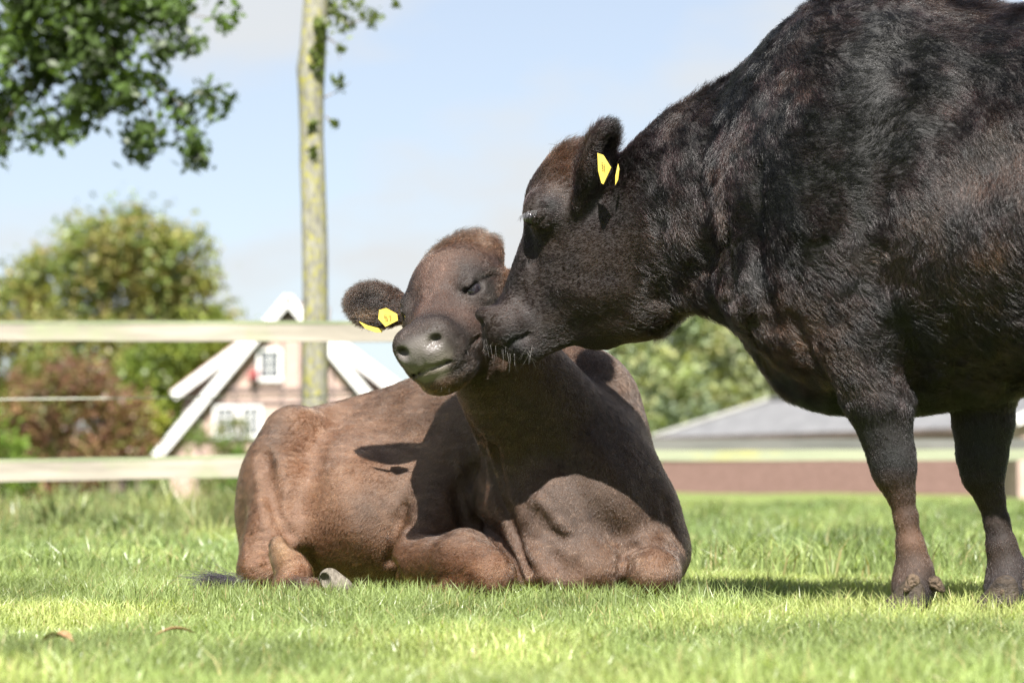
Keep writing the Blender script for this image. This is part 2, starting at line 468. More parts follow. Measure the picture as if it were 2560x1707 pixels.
S_ROOT = empty('cow', (.95, 5.30, 0))
tag(S_ROOT, 'black-brown standing cow bending its neck down to nuzzle the cheek of the lying one', 'cow')
FUR = True
SKIN = skin_mat('cow_skin'); HAIR = hair_mat('cow_hair')
sV, sF = sb.mesh(.0058)
sN = normals(sV, sF)
fwd = HD
def s_masks(P):
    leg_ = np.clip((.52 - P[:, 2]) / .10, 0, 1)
    near_head = np.clip((hp(1640, 600)[0] - P[:, 0]) / .08, 0, 1)
    return leg_, near_head
muz_c = hp(1214, 826)
def s_tint(P):
    n = vnoise(P, 5.)[:, :1]; n2 = vnoise(P + 9, 22.)[:, :1]
    base = np.array((.0062, .0039, .0031)) + np.array((.003, .0018, .0012)) * n + np.array((.0024, .0013, .0009)) * n2
    leg_, hd = s_masks(P)
    base = base * (1 + hd[:, None] * np.array((.45, .25, .12)))
    rust = np.array((.070, .034, .018))
    base = base * (1 - .35 * leg_[:, None])  # legs tinted darker, putting the shade under the body into the coat
    k = leg_ * np.clip((P[:, 2] - .06) / .1, 0, 1) * np.clip((.34 - P[:, 2]) / .12, 0, 1) * np.where(P[:, 0] > 1.0, .25, .9)  # sunlit lower leg painted browner, far leg held duller for its shade
    k = np.maximum(k, gauss(P, sp(2075, 850, .26), (.07, .2, .09)) * .45)
    k = np.maximum(k, gauss(P, hp(1425, 400, 0), (.07, .16, .07)) * .75)
    k = np.maximum(k, gauss(P, sp(2545, 690, .36), .045) * .6)
    k = np.maximum(k, gauss(P, hp(1600, 800, .05), .10) * .12)
    k = (k * (.7 + .4 * n2[:, 0]))[:, None].clip(0, 1)
    return np.clip(base * (1 - k) + rust * k, .004, 1)
m = mesh_np('cow_body', sV, sF)
wet = np.clip(gauss(sV, muz_c, .042) * 1.6 - .3, 0, 1)
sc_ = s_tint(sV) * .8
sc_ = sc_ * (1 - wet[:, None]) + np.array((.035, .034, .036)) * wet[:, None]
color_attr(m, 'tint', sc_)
a_ = m.attributes.new('wet', 'FLOAT', 'POINT'); a_.data.foreach_set('value', wet.astype(np.float32))
link('body', m, S_ROOT, SKIN)

SWH = [(sp(2350, 520, .38), .22, 1.2), (sp(2150, 380, .34), .16, -.9), (sp(2480, 300, .36), .18, 1.1), (sp(2000, 650, .3), .14, .8)]
def s_spec(P, n):
    leg_, hd = s_masks(P)
    c = len(P)
    X = P[:, 0]
    neck = np.clip((sp(1950, 500)[0] - X) / .25, 0, 1) * (1 - hd)
    back = -HD
    flow = back[None] * .75 + np.array((0, 0, -.75))
    flow = flow * (1 - neck[:, None]) + (back * .45 + np.array((0, 0, -.9)))[None] * neck[:, None]
    hf = norm(hp(1500, 560) - hp(1250, 800)); flow_h = hf[None] * .9 + np.array((.25, 0, -.45))
    flow = flow * (1 - hd[:, None]) + flow_h * hd[:, None]
    flow = flow * (1 - leg_[:, None]) + np.array((.1, 0, -1.)) * leg_[:, None]
    for cc, rr, st in SWH:
        d = P - cc; g = np.exp(-(d * d).sum(1) / rr ** 2)[:, None] * st
        flow = flow + np.cross(d / rr, LT) * g * 1.6
    body = (1 - hd) * (1 - leg_)
    flow = flow + vnoise(P, 6.) * (.45 * body + .12)[:, None] + vnoise(P, 21.) * (.50 * body + .10 + .15 * hd)[:, None] + vnoise(P, 60.) * (.35 * body + .15)[:, None]
    Ln = .026 * body + .011 * hd + .010 * leg_ * (1 - hd)
    lift = np.full(c, .22) * body + .16 * (1 - body)
    lift = lift + (vnoise(P + 3, 14.)[:, 0] * .26 + vnoise(P + 3, 45.)[:, 0] * .22) * body
    jit = np.full(c, .12); curl = .22 * body + .04
    ridge = np.clip((n[:, 2] - .80) / .15, 0, 1) * body
    Ln = Ln + ridge * .014; lift = lift + ridge * .45
    # topknot
    poll = gauss(P, hp(1430, 385, 0), (.065, .15, .07)).clip(0, 1)
    Ln = Ln + poll * .030; lift = lift + poll * .15; curl = curl + poll * .7; jit = jit + poll * .1; flow = flow + vnoise(P, 38.) * (1.5 * poll)[:, None]
    ec, eu, ef = earS
    e_ = np.clip(1.4 - np.linalg.norm((P - ec - eu * .01), axis=1) / .085, 0, 1)
    e2 = np.clip(1.4 - np.linalg.norm((P - earS2[0]), axis=1) / .085, 0, 1)
    e_ = np.maximum(e_, e2)
    Ln = Ln * (1 - e_) + .034 * e_; lift = lift * (1 - e_) + .55 * e_; jit += .25 * e_; curl += .35 * e_
    flow = flow * (1 - e_[:, None]) + (np.array((.05, 0, -.8)) * np.clip(1 - (P[:, 2] - ec[2]) / .06, 0, 1)[:, None] + eu[None] * .5) * e_[:, None]
    under = np.clip((-n[:, 2] - .5) / .3, 0, 1) * body
    Ln = Ln + under * .008; lift = lift + under * .15
    eye = gauss(P, hp(1338, 552, .1), .026)
    Ln = Ln * (1 - .55 * eye)
    dens = np.where(n @ np.array((0, -1., 0)) > -.35, 1., .25)
    dens = dens * np.interp(X, [1.28, 1.9], [1., .35])
    dens = dens * (1 - .96 * np.clip(gauss(P, muz_c, .036) * 1.8 - .4, 0, 1))
    dens = dens * np.where(P[:, 2] < .055, 0, 1)
    dens = dens * (.62 + .38 * hd)
    cl_ = vnoise(P, 34.)[:, 1:2] + .7 * vnoise(P, 80.)[:, 1:2]
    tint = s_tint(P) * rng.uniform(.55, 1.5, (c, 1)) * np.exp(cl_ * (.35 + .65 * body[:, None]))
    tint = np.where(rng.random((c, 1)) < .04 * body[:, None], tint * 2.6, tint)
    tint = tint * (1 - .55 * e_[:, None])
    rad = np.full(c, .00030) + .00012 * body
    return dens, Ln, flow, lift, jit, rad, np.clip(tint, .003, .9), curl
if FUR:
    grow('coat', sV, sF, sN, 1000000, s_spec, HAIR, S_ROOT)

# claws, dewclaws, eyes, tags, whiskers
HORN = noise_mat('hoof_horn', (.015, .011, .009), (.06, .045, .032), 30, .55, .5, 120, (1, 1, 4))
CALL = noise_mat('dewclaw_horn', (.025, .017, .012), (.12, .085, .055), 60, .8, .9, 160)
EYE = mat('cow_eye')[0]; EYE.node_tree.nodes['Principled BSDF'].inputs['Base Color'].default_value = (.012, .010, .012, 1)
EYE.node_tree.nodes['Principled BSDF'].inputs['Roughness'].default_value = .06
def blob(name, prims, parent, material, h=.004, smooth=True):
    b = Body(); prims(b); V, F = b.mesh(h, 8); m = mesh_np(name, V, F, smooth)
    color_attr(m, 'tint', np.tile([[.03, .03, .03]], (len(V), 1)))
    return link(name, m, parent, material)
def claw(c, dirv, parent, s=1., h=.004):
    """a pair of claws, toes along dirv"""
    d = norm(np.array(dirv)); sd = np.array((-d[1], d[0], 0))
    for k in (1, -1):
        def pr(b):
            o = c + sd * .026 * k * s
            b.cone(o + np.array((0, 0, .045)) * s - d * .01 * s, o + d * .035 * s + np.array((0, 0, .005)), .030 * s, .022 * s, sd, .85, .02)
            b.cone(o - d * .02 * s + np.array((0, 0, .012)), o + d * .045 * s + np.array((0, 0, -.004)), .022 * s, .016 * s, sd, 1., .02)
        blob('hoof', pr, parent, HORN)
for (x, y, d) in ((2276, 1500, 5.22), (2510, 1505, FL - .03)):
    c = at(x, y, d); c[2] = .03
    claw(c, HD, S_ROOT, .92)
for s_ in (1, -1):
    hb = RUMP + LT * .15 * s_; ft = hb - HD * (.18 + .1 * s_) + HD * .08; ft[2] = .03; claw(ft, HD, S_ROOT, 1.05)
for (cx, cy, d, bx, by) in ((2282, 1452, 5.185, 2266, 1474), (2336, 1456, 5.215, 2356, 1474), (2515, 1462, FL - .06, 2506, 1482), (2560, 1462, FL - .03, 2572, 1480)):
    a, b_ = at(cx, cy, d), at(bx, by, d - .012)
    def pr(b):
        b.cone(a, b_, .016, .007, k=.01); b.groove([a + np.array((-.02, -.02, -.003)), b_ + np.array((.02, -.02, .006))], .004, .004)
    blob('dewclaw', pr, S_ROOT, CALL, .0025)

TAGM = noise_mat('tag_yellow', (.40, .29, .045), (.48, .37, .07), 20, .4)
INK = noise_mat('tag_ink', (.10, .07, .02), (.14, .10, .03), 20, .6)
def plate(name, pts, th, nrm, parent, material):
    n = norm(np.array(nrm)); k = len(pts)
    V = [p + n * th / 2 for p in pts] + [p - n * th / 2 for p in pts]
    F = [tuple(range(k)), tuple(range(2 * k - 1, k - 1, -1))] + [(i, k + i, k + (i + 1) % k, (i + 1) % k) for i in range(k)]
    m = bpy.data.meshes.new(name); m.from_pydata([tuple(v) for v in V], [], F)
    return link(name, m, parent, material)
def ear_tag(outline, nrm, parent, writing=None):
    """yellow plate with a stud; writing as short printed strokes"""
    n = norm(np.array(nrm)); o = plate('ear_tag', outline, .0025, n, parent, TAGM)
    V, F = [], []
    if writing:
        c, ux, uy = writing; n = norm(np.cross(ux, uy)); n = n if n[1] < 0 else -n
        G = {'5': [((1, 1), (0, 1)), ((0, 1), (0, .5)), ((0, .5), (.9, .5)), ((.9, .5), (.9, 0)), ((.9, 0), (0, 0))],
             '7': [((0, 1), (1, 1)), ((1, 1), (.4, 0))], '3': [((0, 1), (1, 1)), ((1, 1), (1, 0)), ((1, 0), (0, 0)), ((.2, .5), (1, .5))]}
        for gi, g in enumerate('57'):
            for (a, b) in G[g]:
                A = c + ux * (a[0] * .8 + gi * 1.15 - 1) + uy * (a[1] * 1.3 - .65); B_ = c + ux * (b[0] * .8 + gi * 1.15 - 1) + uy * (b[1] * 1.3 - .65)
                t = norm(B_ - A); s = np.cross(t, n) * .0009
                i = len(V); V += [tuple(A + s + n * .0022), tuple(A - s + n * .0022), tuple(B_ - s + n * .0022), tuple(B_ + s + n * .0022)]; F.append((i, i + 1, i + 2, i + 3))
        m = bpy.data.meshes.new('printed_number'); m.from_pydata(V, [], F)
        w_ = link('printed_number', m, o, INK); w_.location = (0, 0, 0)
    return o
dt = .145
def tp(x, y, o=0): return at(x, y, HDP - dt - .055 - o)
ol = [tp(1494, 383), tp(1508, 388, .008), tp(1528, 420, .02), tp(1509, 461, .01), tp(1504, 458, .006), tp(1496, 428)]
ear_tag(ol, np.cross(ol[2] - ol[0], ol[3] - ol[0]), S_ROOT, (tp(1510, 418, .012), norm(ol[2] - ol[0]) * .006, norm(tp(1506, 400, .01) - tp(1507, 440, .01)) * .011))
ol = [tp(1546, 408), tp(1549, 422, .002), tp(1546, 448), tp(1539, 462), tp(1539, 440, .002)]
ear_tag([p + np.array((0, .01, 0)) for p in ol], (-.3, -1, 0), S_ROOT)

def strands(name, roots, dirs, lens, rad, tints, parent, material, bend=.25, kp=4):
    c = len(roots); d = norm(np.array(dirs)); pts = [np.array(roots)]
    g = rng.normal(0, bend, (c, 3))
    for i in range(1, kp):
        pts.append(pts[-1] + (d + g * (i / kp)) * (np.array(lens) / (kp - 1))[:, None])
    A = np.stack(pts, 1).astype(np.float32)
    hc = bpy.data.hair_curves.new(name); hc.add_curves([kp] * c)
    hc.attributes['position'].data.foreach_set('vector', A.ravel())
    ra = hc.attributes.get('radius') or hc.attributes.new('radius', 'FLOAT', 'POINT')
    ra.data.foreach_set('value', (np.full((c, 1), rad) * np.linspace(1, .25, kp)[None]).astype(np.float32).ravel())
    at_ = hc.attributes.new('tint', 'FLOAT_COLOR', 'CURVE')
    at_.data.foreach_set('color', np.concatenate([tints, np.ones((c, 1))], 1).astype(np.float32).ravel())
    o = link(name, hc, parent, material); o['kind'] = 'stuff'
    return o
# whiskers on lip and chin, lashes
n_ = 34
xs = rng.uniform(1205, 1350, n_); ys = np.interp(xs, [1205, 1240, 1275, 1327, 1350], [868, 890, 903, 902, 892]) - rng.uniform(2, 40, n_)
rt = np.array([hp(x, y, .045 + .02 * rng.random()) for x, y in zip(xs, ys)])
strands('whiskers', rt, np.stack([rng.normal(.1, .35, n_), rng.uniform(-1, -.1, n_), rng.uniform(-1.2, -.5, n_)], 1), rng.uniform(.02, .05, n_), .00022,
        np.tile([[.20, .18, .16]], (n_, 1)) * rng.uniform(.3, 1.3, (n_, 1)), S_ROOT, HAIR)
n_ = 60
q = rng.random(n_); rt = np.array([hp(1318 + 44 * t_, 556 - 14 * t_ - 6 * math.sin(t_ * 3), .113) for t_ in q])
strands('eyelashes', rt, np.stack([rng.normal(-.25, .15, n_), np.full(n_, -.6), np.full(n_, -1.)], 1), rng.uniform(.014, .024, n_), .0004,
        np.tile([[.02, .02, .02]], (n_, 1)), S_ROOT, HAIR, .1)
n_ = 900
q = rng.random(n_); b0 = RUMP - HD * .36 + np.array((0, 0, -.48))
strands('tail_tuft', b0 + rng.normal(0, .015, (n_, 3)) - np.array((0, 0, .2)) * q[:, None] * .6, np.tile([[0, 0, -1.]], (n_, 1)) + rng.normal(0, .12, (n_, 3)), rng.uniform(.15, .3, n_), .0006,
        np.tile([[.012, .01, .01]], (n_, 1)), S_ROOT, HAIR)
# ------------------------------------------------------------------ the lying cow (chest and face to the camera, trunk back to the left)
L_ROOT = empty('cow', (-.05, 6.35, 0))
tag(L_ROOT, 'brown cow lying on the grass with folded legs, face raised to the camera', 'cow')
lb = Body()
def lc(p, q, ra, rb, w=None, ws=1., k=.08):
    lb.cone(at(*p), at(*q), px(ra, p[2]), px(rb, q[2]), w, ws, k)
AX = norm(at(1400, 1200, 6.30) - at(800, 1230, 6.75)); SD = norm(np.array((AX[1], -AX[0], 0)))     # SD points to its right flank / camera
lc((865, 1222, 6.86), (1130, 1190, 6.76), 215, 258, k=.03)
lc((1130, 1190, 6.76), (1385, 1175, 6.42), 258, 248, k=.03)
lb.ell(at(778, 1240, 6.72), (.16, .25, .235), AX, SD, .07)                       # haunch
lb.ell(at(730, 1062, 6.66), (.06, .05, .045), AX, SD, .06)                       # hip bone
lb.ell(at(960, 1300, 6.64), (.36, .33, .235), AX, SD, .10)                        # belly resting on the grass
lb.ell(at(1435, 1275, 6.20), (px(238, 6.24), .25, px(245, 6.24)), (1, 0, 0), (0, 1, 0), .05)      # chest
lc((1432, 1032, 6.38), (1425, 1240, 6.25), 172, 218, k=.05)
lc((1398, 1130, 6.18), (1240, 890, 6.03), 180, 128, k=.05)                         # neck
lb.ell(at(1640, 1330, 6.15), (px(72, 6.1), .12, px(130, 6.1)), (1, 0, .1), (0, 1, 0), .05)         # left arm
lb.ell(at(1435, 1425, 6.03), (px(160, 6), .11, px(85, 6)), (1, 0, 0), (0, 1, 0), .07)             # brisket
# right foreleg: upper arm down from the shoulder, elbow at left, forearm to the knee, cannon folded under
lc((1170, 1200, 6.42), (1055, 1390, 6.24), 110, 72, k=.06)
lc((1062, 1410, 6.20), (1160, 1402, 6.03), 74, 78, k=.03)
lc((1160, 1402, 6.03), (1228, 1438, 5.91), 76, 62, k=.02)
lc((1236, 1460, 5.90), (1080, 1500, 6.00), 42, 34, k=.02)
# left foreleg: knee to the camera
lc((1650, 1380, 6.15), (1632, 1432, 5.95), 72, 66, k=.04)
lb.ell(at(1634, 1436, 5.92), (px(64, 5.9), .07, px(62, 5.9)), (1, 0, 0), (0, 1, 0), .02)
lc((1625, 1480, 5.96), (1640, 1500, 6.2), 40, 34, k=.02)
# right hind leg: thigh, stifle, hock, foot under the belly
lc((730, 1250, 6.50), (655, 1420, 6.36), 100, 62, k=.06)
lc((706, 1372, 6.22), (738, 1440, 6.12), 36, 46, k=.025)
lc((712, 1466, 6.10), (778, 1474, 6.00), 32, 28, k=.015)
lc((668, 1300, 6.6), (645, 1455, 6.45), 60, 50, k=.05)
# folds and muscle lines
def lg(pts, amp, wd): lb.fold([p[:2] for p in pts], amp, wd)
FD = 6.25
lg([(664, 1140, 6.42), (676, 1230, 6.42), (700, 1310, 6.38), (745, 1370, 6.30), (800, 1440, 6.22)], .026, .020)
lg([(840, 1040, 6.66), (780, 1130, 6.50), (745, 1250, 6.44)], .020, .05)
lg([(800, 1060, 6.6), (850, 1180, 6.42), (880, 1320, 6.3)], -.010, .05)
lg([(930, 1000, 6.6), (980, 1150, 6.42), (960, 1300, 6.32)], .010, .06)       # flank fold at the thigh
lg([(700, 1200, 6.38), (690, 1260, 6.34), (700, 1310, 6.3)], .010, .02)
for i in range(5): lg([(618 + 4 * i, 1340 + 22 * i), (640 + 3 * i, 1328 + 22 * i), (672, 1332 + 20 * i)], .007, .008)
lg([(1010, 1270, 6.16), (988, 1330, 6.1), (978, 1400, 6.05), (1010, 1462, 6.0)], .022, .014)                          # behind the elbow
lg([(1200, 1150, 6.10), (1150, 1230, 6.08), (1160, 1300, 6.02), (1240, 1330, 5.96)], .026, .020)
lg([(1236, 1120, 6.1), (1260, 1230, 6.02), (1290, 1330, 5.97), (1320, 1420, 5.94)], .024, .014)                       # between arm and chest
lg([(1215, 1310, 6.02), (1270, 1370, 5.96), (1300, 1440, 5.93)], .022, .012)
lg([(1255, 1200, 6.05), (1300, 1300, 5.98)], -.008, .012)
lg([(1335, 1230, 6.0), (1345, 1290, 5.98), (1340, 1330, 5.97)], -.016, .012)                                          # dewlap folds
lg([(1345, 1250, 6.0), (1375, 1280, 5.98), (1410, 1320, 5.97)], -.018, .013)
lg([(1352, 1285), (1375, 1325), (1400, 1340)], .006, .02)
lg([(1400, 1150, 6.0), (1460, 1260, 5.97), (1540, 1340, 5.98)], .014, .035)
lg([(1300, 1350, 5.96), (1350, 1400, 5.93), (1380, 1450, 5.92)], -.012, .025)
lg([(1480, 1120, 6.1), (1560, 1230, 6.06), (1600, 1330, 6.02)], -.012, .04)
lg([(1380, 1400), (1410, 1425), (1430, 1420)], .016, .03)
lg([(1560, 1385, 5.97), (1556, 1440, 5.95), (1560, 1490, 5.95)], .022, .014)
lg([(1205, 1090), (1232, 1180), (1262, 1260), (1300, 1350)], .012, .010)
lg([(1225, 1120), (1270, 1220), (1320, 1300)], -.008, .012)
lg([(1150, 1130), (1165, 1220), (1190, 1290)], -.010, .014)
lg([(1000, 1300), (1060, 1330), (1120, 1335)], .008, .02)
lg([(1180, 1350), (1240, 1390), (1270, 1440)], -.006, .02)
lg([(1600, 1395), (1640, 1380), (1680, 1400)], -.006, .015)
lg([(1660, 1250), (1670, 1320), (1700, 1370)], .008, .015)
lg([(1575, 1375, 5.98), (1620, 1358, 5.98), (1680, 1366, 6.02)], .018, .012)
lg([(1190, 1085, 6.1), (1215, 1130, 6.1)], .01, .02)
# ---- head: u to the nose, w to the right in the picture, v to the forehead
C0 = at(1152, 706, 6.06); M0 = at(1068, 872, 5.79)
hu = norm(M0 - C0)
hw = np.array((.208, -.140, .056)); hw = norm(hw - hu * (hw @ hu)); hv = np.cross(hw, hu); hv = hv if hv[2] > 0 else -hv
def H(u, w_, v): return C0 + hu * u + hw * w_ + hv * v
def he(c, r, k=.03, op='u', u=None, w=None): lb.ell(H(*c), r, hu if u is None else u, hw if w is None else w, k, op)
he((0, 0, 0), (.115, .108, .095), .04)
he((.045, .004, .020), (.120, .124, .084), .03)
he((-.075, .012, .020), (.058, .098, .066), .03)
lb.cone(H(.06, 0, -.01), H(.29, 0, -.012), .100, .062, hw, 1.0, .04)
lb.cone(H(.04, 0, -.07), H(.25, 0, -.072), .092, .058, hw, 1.1, .04)
EYU = .135
he((.316, 0, -.006), (.072, .086, .070), .03)
for s_ in (1, -1):
    he((EYU - .005, .092 * s_, .024), (.052, .030, .040), .03)      # orbit
    he((.16, .070 * s_, -.045), (.11, .038, .062), .05)             # cheek
    he((.325, .044 * s_, .026), (.034, .034, .032), .025)           # nostril wing
    he((.378, .043 * s_, .026), (.032, .017, .014), .010, 's', u=norm(hu - hw * .35 * s_))
he((.318, 0, -.040), (.068, .083, .052), .012)
he((.306, 0, -.080), (.078, .074, .052), .012)
lb.groove([H(.18, .085, -.03), H(.22, .088, -.05), H(.25, .088, -.09)], .008, .014)                        # chin
he((.22, 0, -.09), (.09, .06, .04), .04)
lb.groove([H(.25, -.088, -.074), H(.31, -.082, -.060), H(.365, -.050, -.038), H(.387, 0, -.028), H(.370, .045, -.036), H(.32, .078, -.050), H(.25, .090, -.052)], .015, .005)
def eye_frame(s_):
    nE = norm(hu * .56 + hw * .62 * s_ + hv * .28); aE = norm(hw * .85 * s_ - hu * .50 + hv * .05); aE = norm(aE - nE * (aE @ nE)); bE = np.cross(nE, aE)
    return nE, aE, bE * (1 if bE @ hv > 0 else -1)
for s_ in (1, -1):
    nE, aE, bE = eye_frame(s_); E = H(.140, .086 * s_, .020)
    lb.ell(E + nE * .030, (.029, .0155, .017), aE, bE, .005, 's')
    lb.cone(E + nE * .0225 + bE * .0175 - aE * .020, E + nE * .0225 + bE * .0165 + aE * .022, .0065, .0065, k=.008)      # upper lid
    lb.cone(E + nE * .0215 - bE * .0150 - aE * .020, E + nE * .0215 - bE * .0135 + aE * .020, .0050, .0050, k=.008)      # lower lid
    lb.groove([E + nE * .024 - aE * .024 + bE * .012, E + nE * .028 + bE * .027, E + nE * .022 + aE * .026 + bE * .022], .006, .006)       # crease over the lid
    lb.groove([E + nE * .022 - aE * .026 - bE * .006, E + nE * .014 - aE * .048 - bE * .012, E + nE * .004 - aE * .075 - bE * .02], .007, .007)      # tear corner
lb.fold([(1152, 716), (1182, 690), (1222, 670), (1256, 676)], -.011, .010)      # brow ridge
lb.fold([(1158, 732), (1190, 706), (1228, 690), (1252, 694)], .008, .007)
lb.fold([(1190, 742), (1225, 748), (1250, 735)], -.004, .007)
lb.fold([(996, 752), (1003, 728), (1016, 712)], -.008, .012)
lb.groove([H(.392, 0, .03), H(.392, 0, -.03)], .006, .006)
lb.groove([H(.16, -.04, .055), H(.20, 0, .058), H(.16, .04, .055)], .003, .02)
eb = at(1006, 773, 6.10); et = at(862, 752, 6.14)
earL = ear(eb, et, .058, .020, (.12, -.93, -.02), body=lb, scoop=.74)
er = H(.05, .11, -.02); earR = ear(er, er + np.array((.13, .10, -.03)), .05, .02, (.1, -.9, -.3), body=lb)
lb.groove([H(.1, -.10, -.05), H(.2, -.08, -.06)], .004, .02)

lV, lF = lb.mesh(.0052)
lN = normals(lV, lF)
def hl(P):
    d = P - C0; return d @ hu, d @ hw, d @ hv
def l_head(P):
    return np.clip((at(1290, 850, 6.1)[0] - P[:, 0]) / .05, 0, 1) * np.clip((P[:, 2] - at(1060, 985, 6)[2]) / .05, 0, 1) * np.clip((6.30 - P[:, 1]) / .05, 0, 1) * np.clip((P[:,0]+.46)/.02,0,1)
def l_wet(P):
    u, w_, v = hl(P)
    k = np.exp(-((u - .392) / .040) ** 4 - (w_ / .070) ** 4 - ((v - .008) / .044) ** 4)
    lip = np.exp(-((u - .372) / .025) ** 2 - (w_ / .042) ** 4 - ((v + .050) / .014) ** 2)
    return np.clip(np.maximum(k * 1.5, lip * 1.2), 0, 1)
def l_tint(P):
    n = vnoise(P, 4.)[:, :1]; n2 = vnoise(P + 5, 17.)[:, :1]; n3 = vnoise(P + 2, 70.)[:, :1]
    base = np.array((.074, .039, .0215)) * (1 + .28 * n + .16 * n2 + .14 * n3) 
    rust = np.array((.095, .036, .012)); dark = np.array((.011, .007, .0052)); tan = np.array((.15, .088, .044))
    def mixc(b, c, k): k = np.clip(k, 0, 1)[:, None]; return b * (1 - k) + c * k
    base = mixc(base, rust, gauss(P, at(1000, 1420, 6.1), (.40, .4, .12)) * .5 + .2 * n[:, 0])
    base = mixc(base, rust, gauss(P, at(1180, 1440, 5.9), (.16, .2, .06)) * .5)
    base = mixc(base, dark, gauss(P, at(1420, 1100, 6.2), (.34, .3, .30)) * .95)  # neck and upper chest darkened, shade from the other cow put into the coat
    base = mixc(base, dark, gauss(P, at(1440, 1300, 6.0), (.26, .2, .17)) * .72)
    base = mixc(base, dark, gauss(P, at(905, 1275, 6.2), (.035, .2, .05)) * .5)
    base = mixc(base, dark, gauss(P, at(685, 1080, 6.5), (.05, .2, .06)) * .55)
    base = mixc(base, tan, gauss(P, at(700, 1370, 6.12), (.045, .12, .05)) * .95)
    base = mixc(base, dark, gauss(P, at(745, 1462, 5.98), (.07, .12, .025)) * .8)
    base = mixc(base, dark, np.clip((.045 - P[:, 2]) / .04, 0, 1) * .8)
    hd = l_head(P); u, w_, v = hl(P)
    face = np.array((.029, .0135, .0085)) * (1 + .25 * n2 + .15 * n3)
    face = mixc(face, np.array((.072, .043, .027)), np.exp(-((u + .055) / .10) ** 2) * np.clip((v - .01) / .05, 0, 1) * (.80 + .5 * n2[:, 0]))
    face = mixc(face, dark, np.exp(-((u + .15) / .04) ** 2) * .85)
    face = mixc(face, dark, np.exp(-((u - EYU) / .065) ** 2) * np.clip((np.abs(w_) - .050) / .03, 0, 1) * .95)
    face = mixc(face, dark * 1.1, np.clip((u - .235) / .05, 0, 1) * .9)
    face = mixc(face, dark * 1.2, np.clip((-v - .06) / .05, 0, 1) * .5)
    for s_ in (1, -1): face = mixc(face, dark * .9, gauss(P, H(.140, .086 * s_, .020), (.052, .06, .048)) * 1.3)
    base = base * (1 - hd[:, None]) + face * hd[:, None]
    e_ = np.clip(1.35 - np.linalg.norm(P - earL[0], axis=1) / .09, 0, 1)
    base = mixc(base, dark * .55, e_ * .97)
    base = mixc(base, tan, gauss(P, at(925, 785, 6.1) , (.03, .05, .012)) * .35)
    return np.clip(base, .004, 1)
m = mesh_np('cow_body', lV, lF)
wet = l_wet(lV)[:, None]
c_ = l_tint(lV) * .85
nn = vnoise(lV, 30.)[:, :1]
pad = np.array((.090, .080, .074)) * (1 + .2 * nn); u_, w__, v_ = hl(lV)
pad = pad * (1 - np.clip(-v_ / .05, 0, 1)[:, None] * .15) + np.array((.070, .061, .040)) * np.clip(-v_ / .05, 0, 1)[:, None]
c_ = c_ * (1 - wet) + pad * wet
color_attr(m, 'tint', c_)
a_ = m.attributes.new('wet', 'FLOAT', 'POINT'); a_.data.foreach_set('value', wet[:, 0].astype(np.float32))
link('body', m, L_ROOT, SKIN)
whorl = H(.03, -.01, .10)
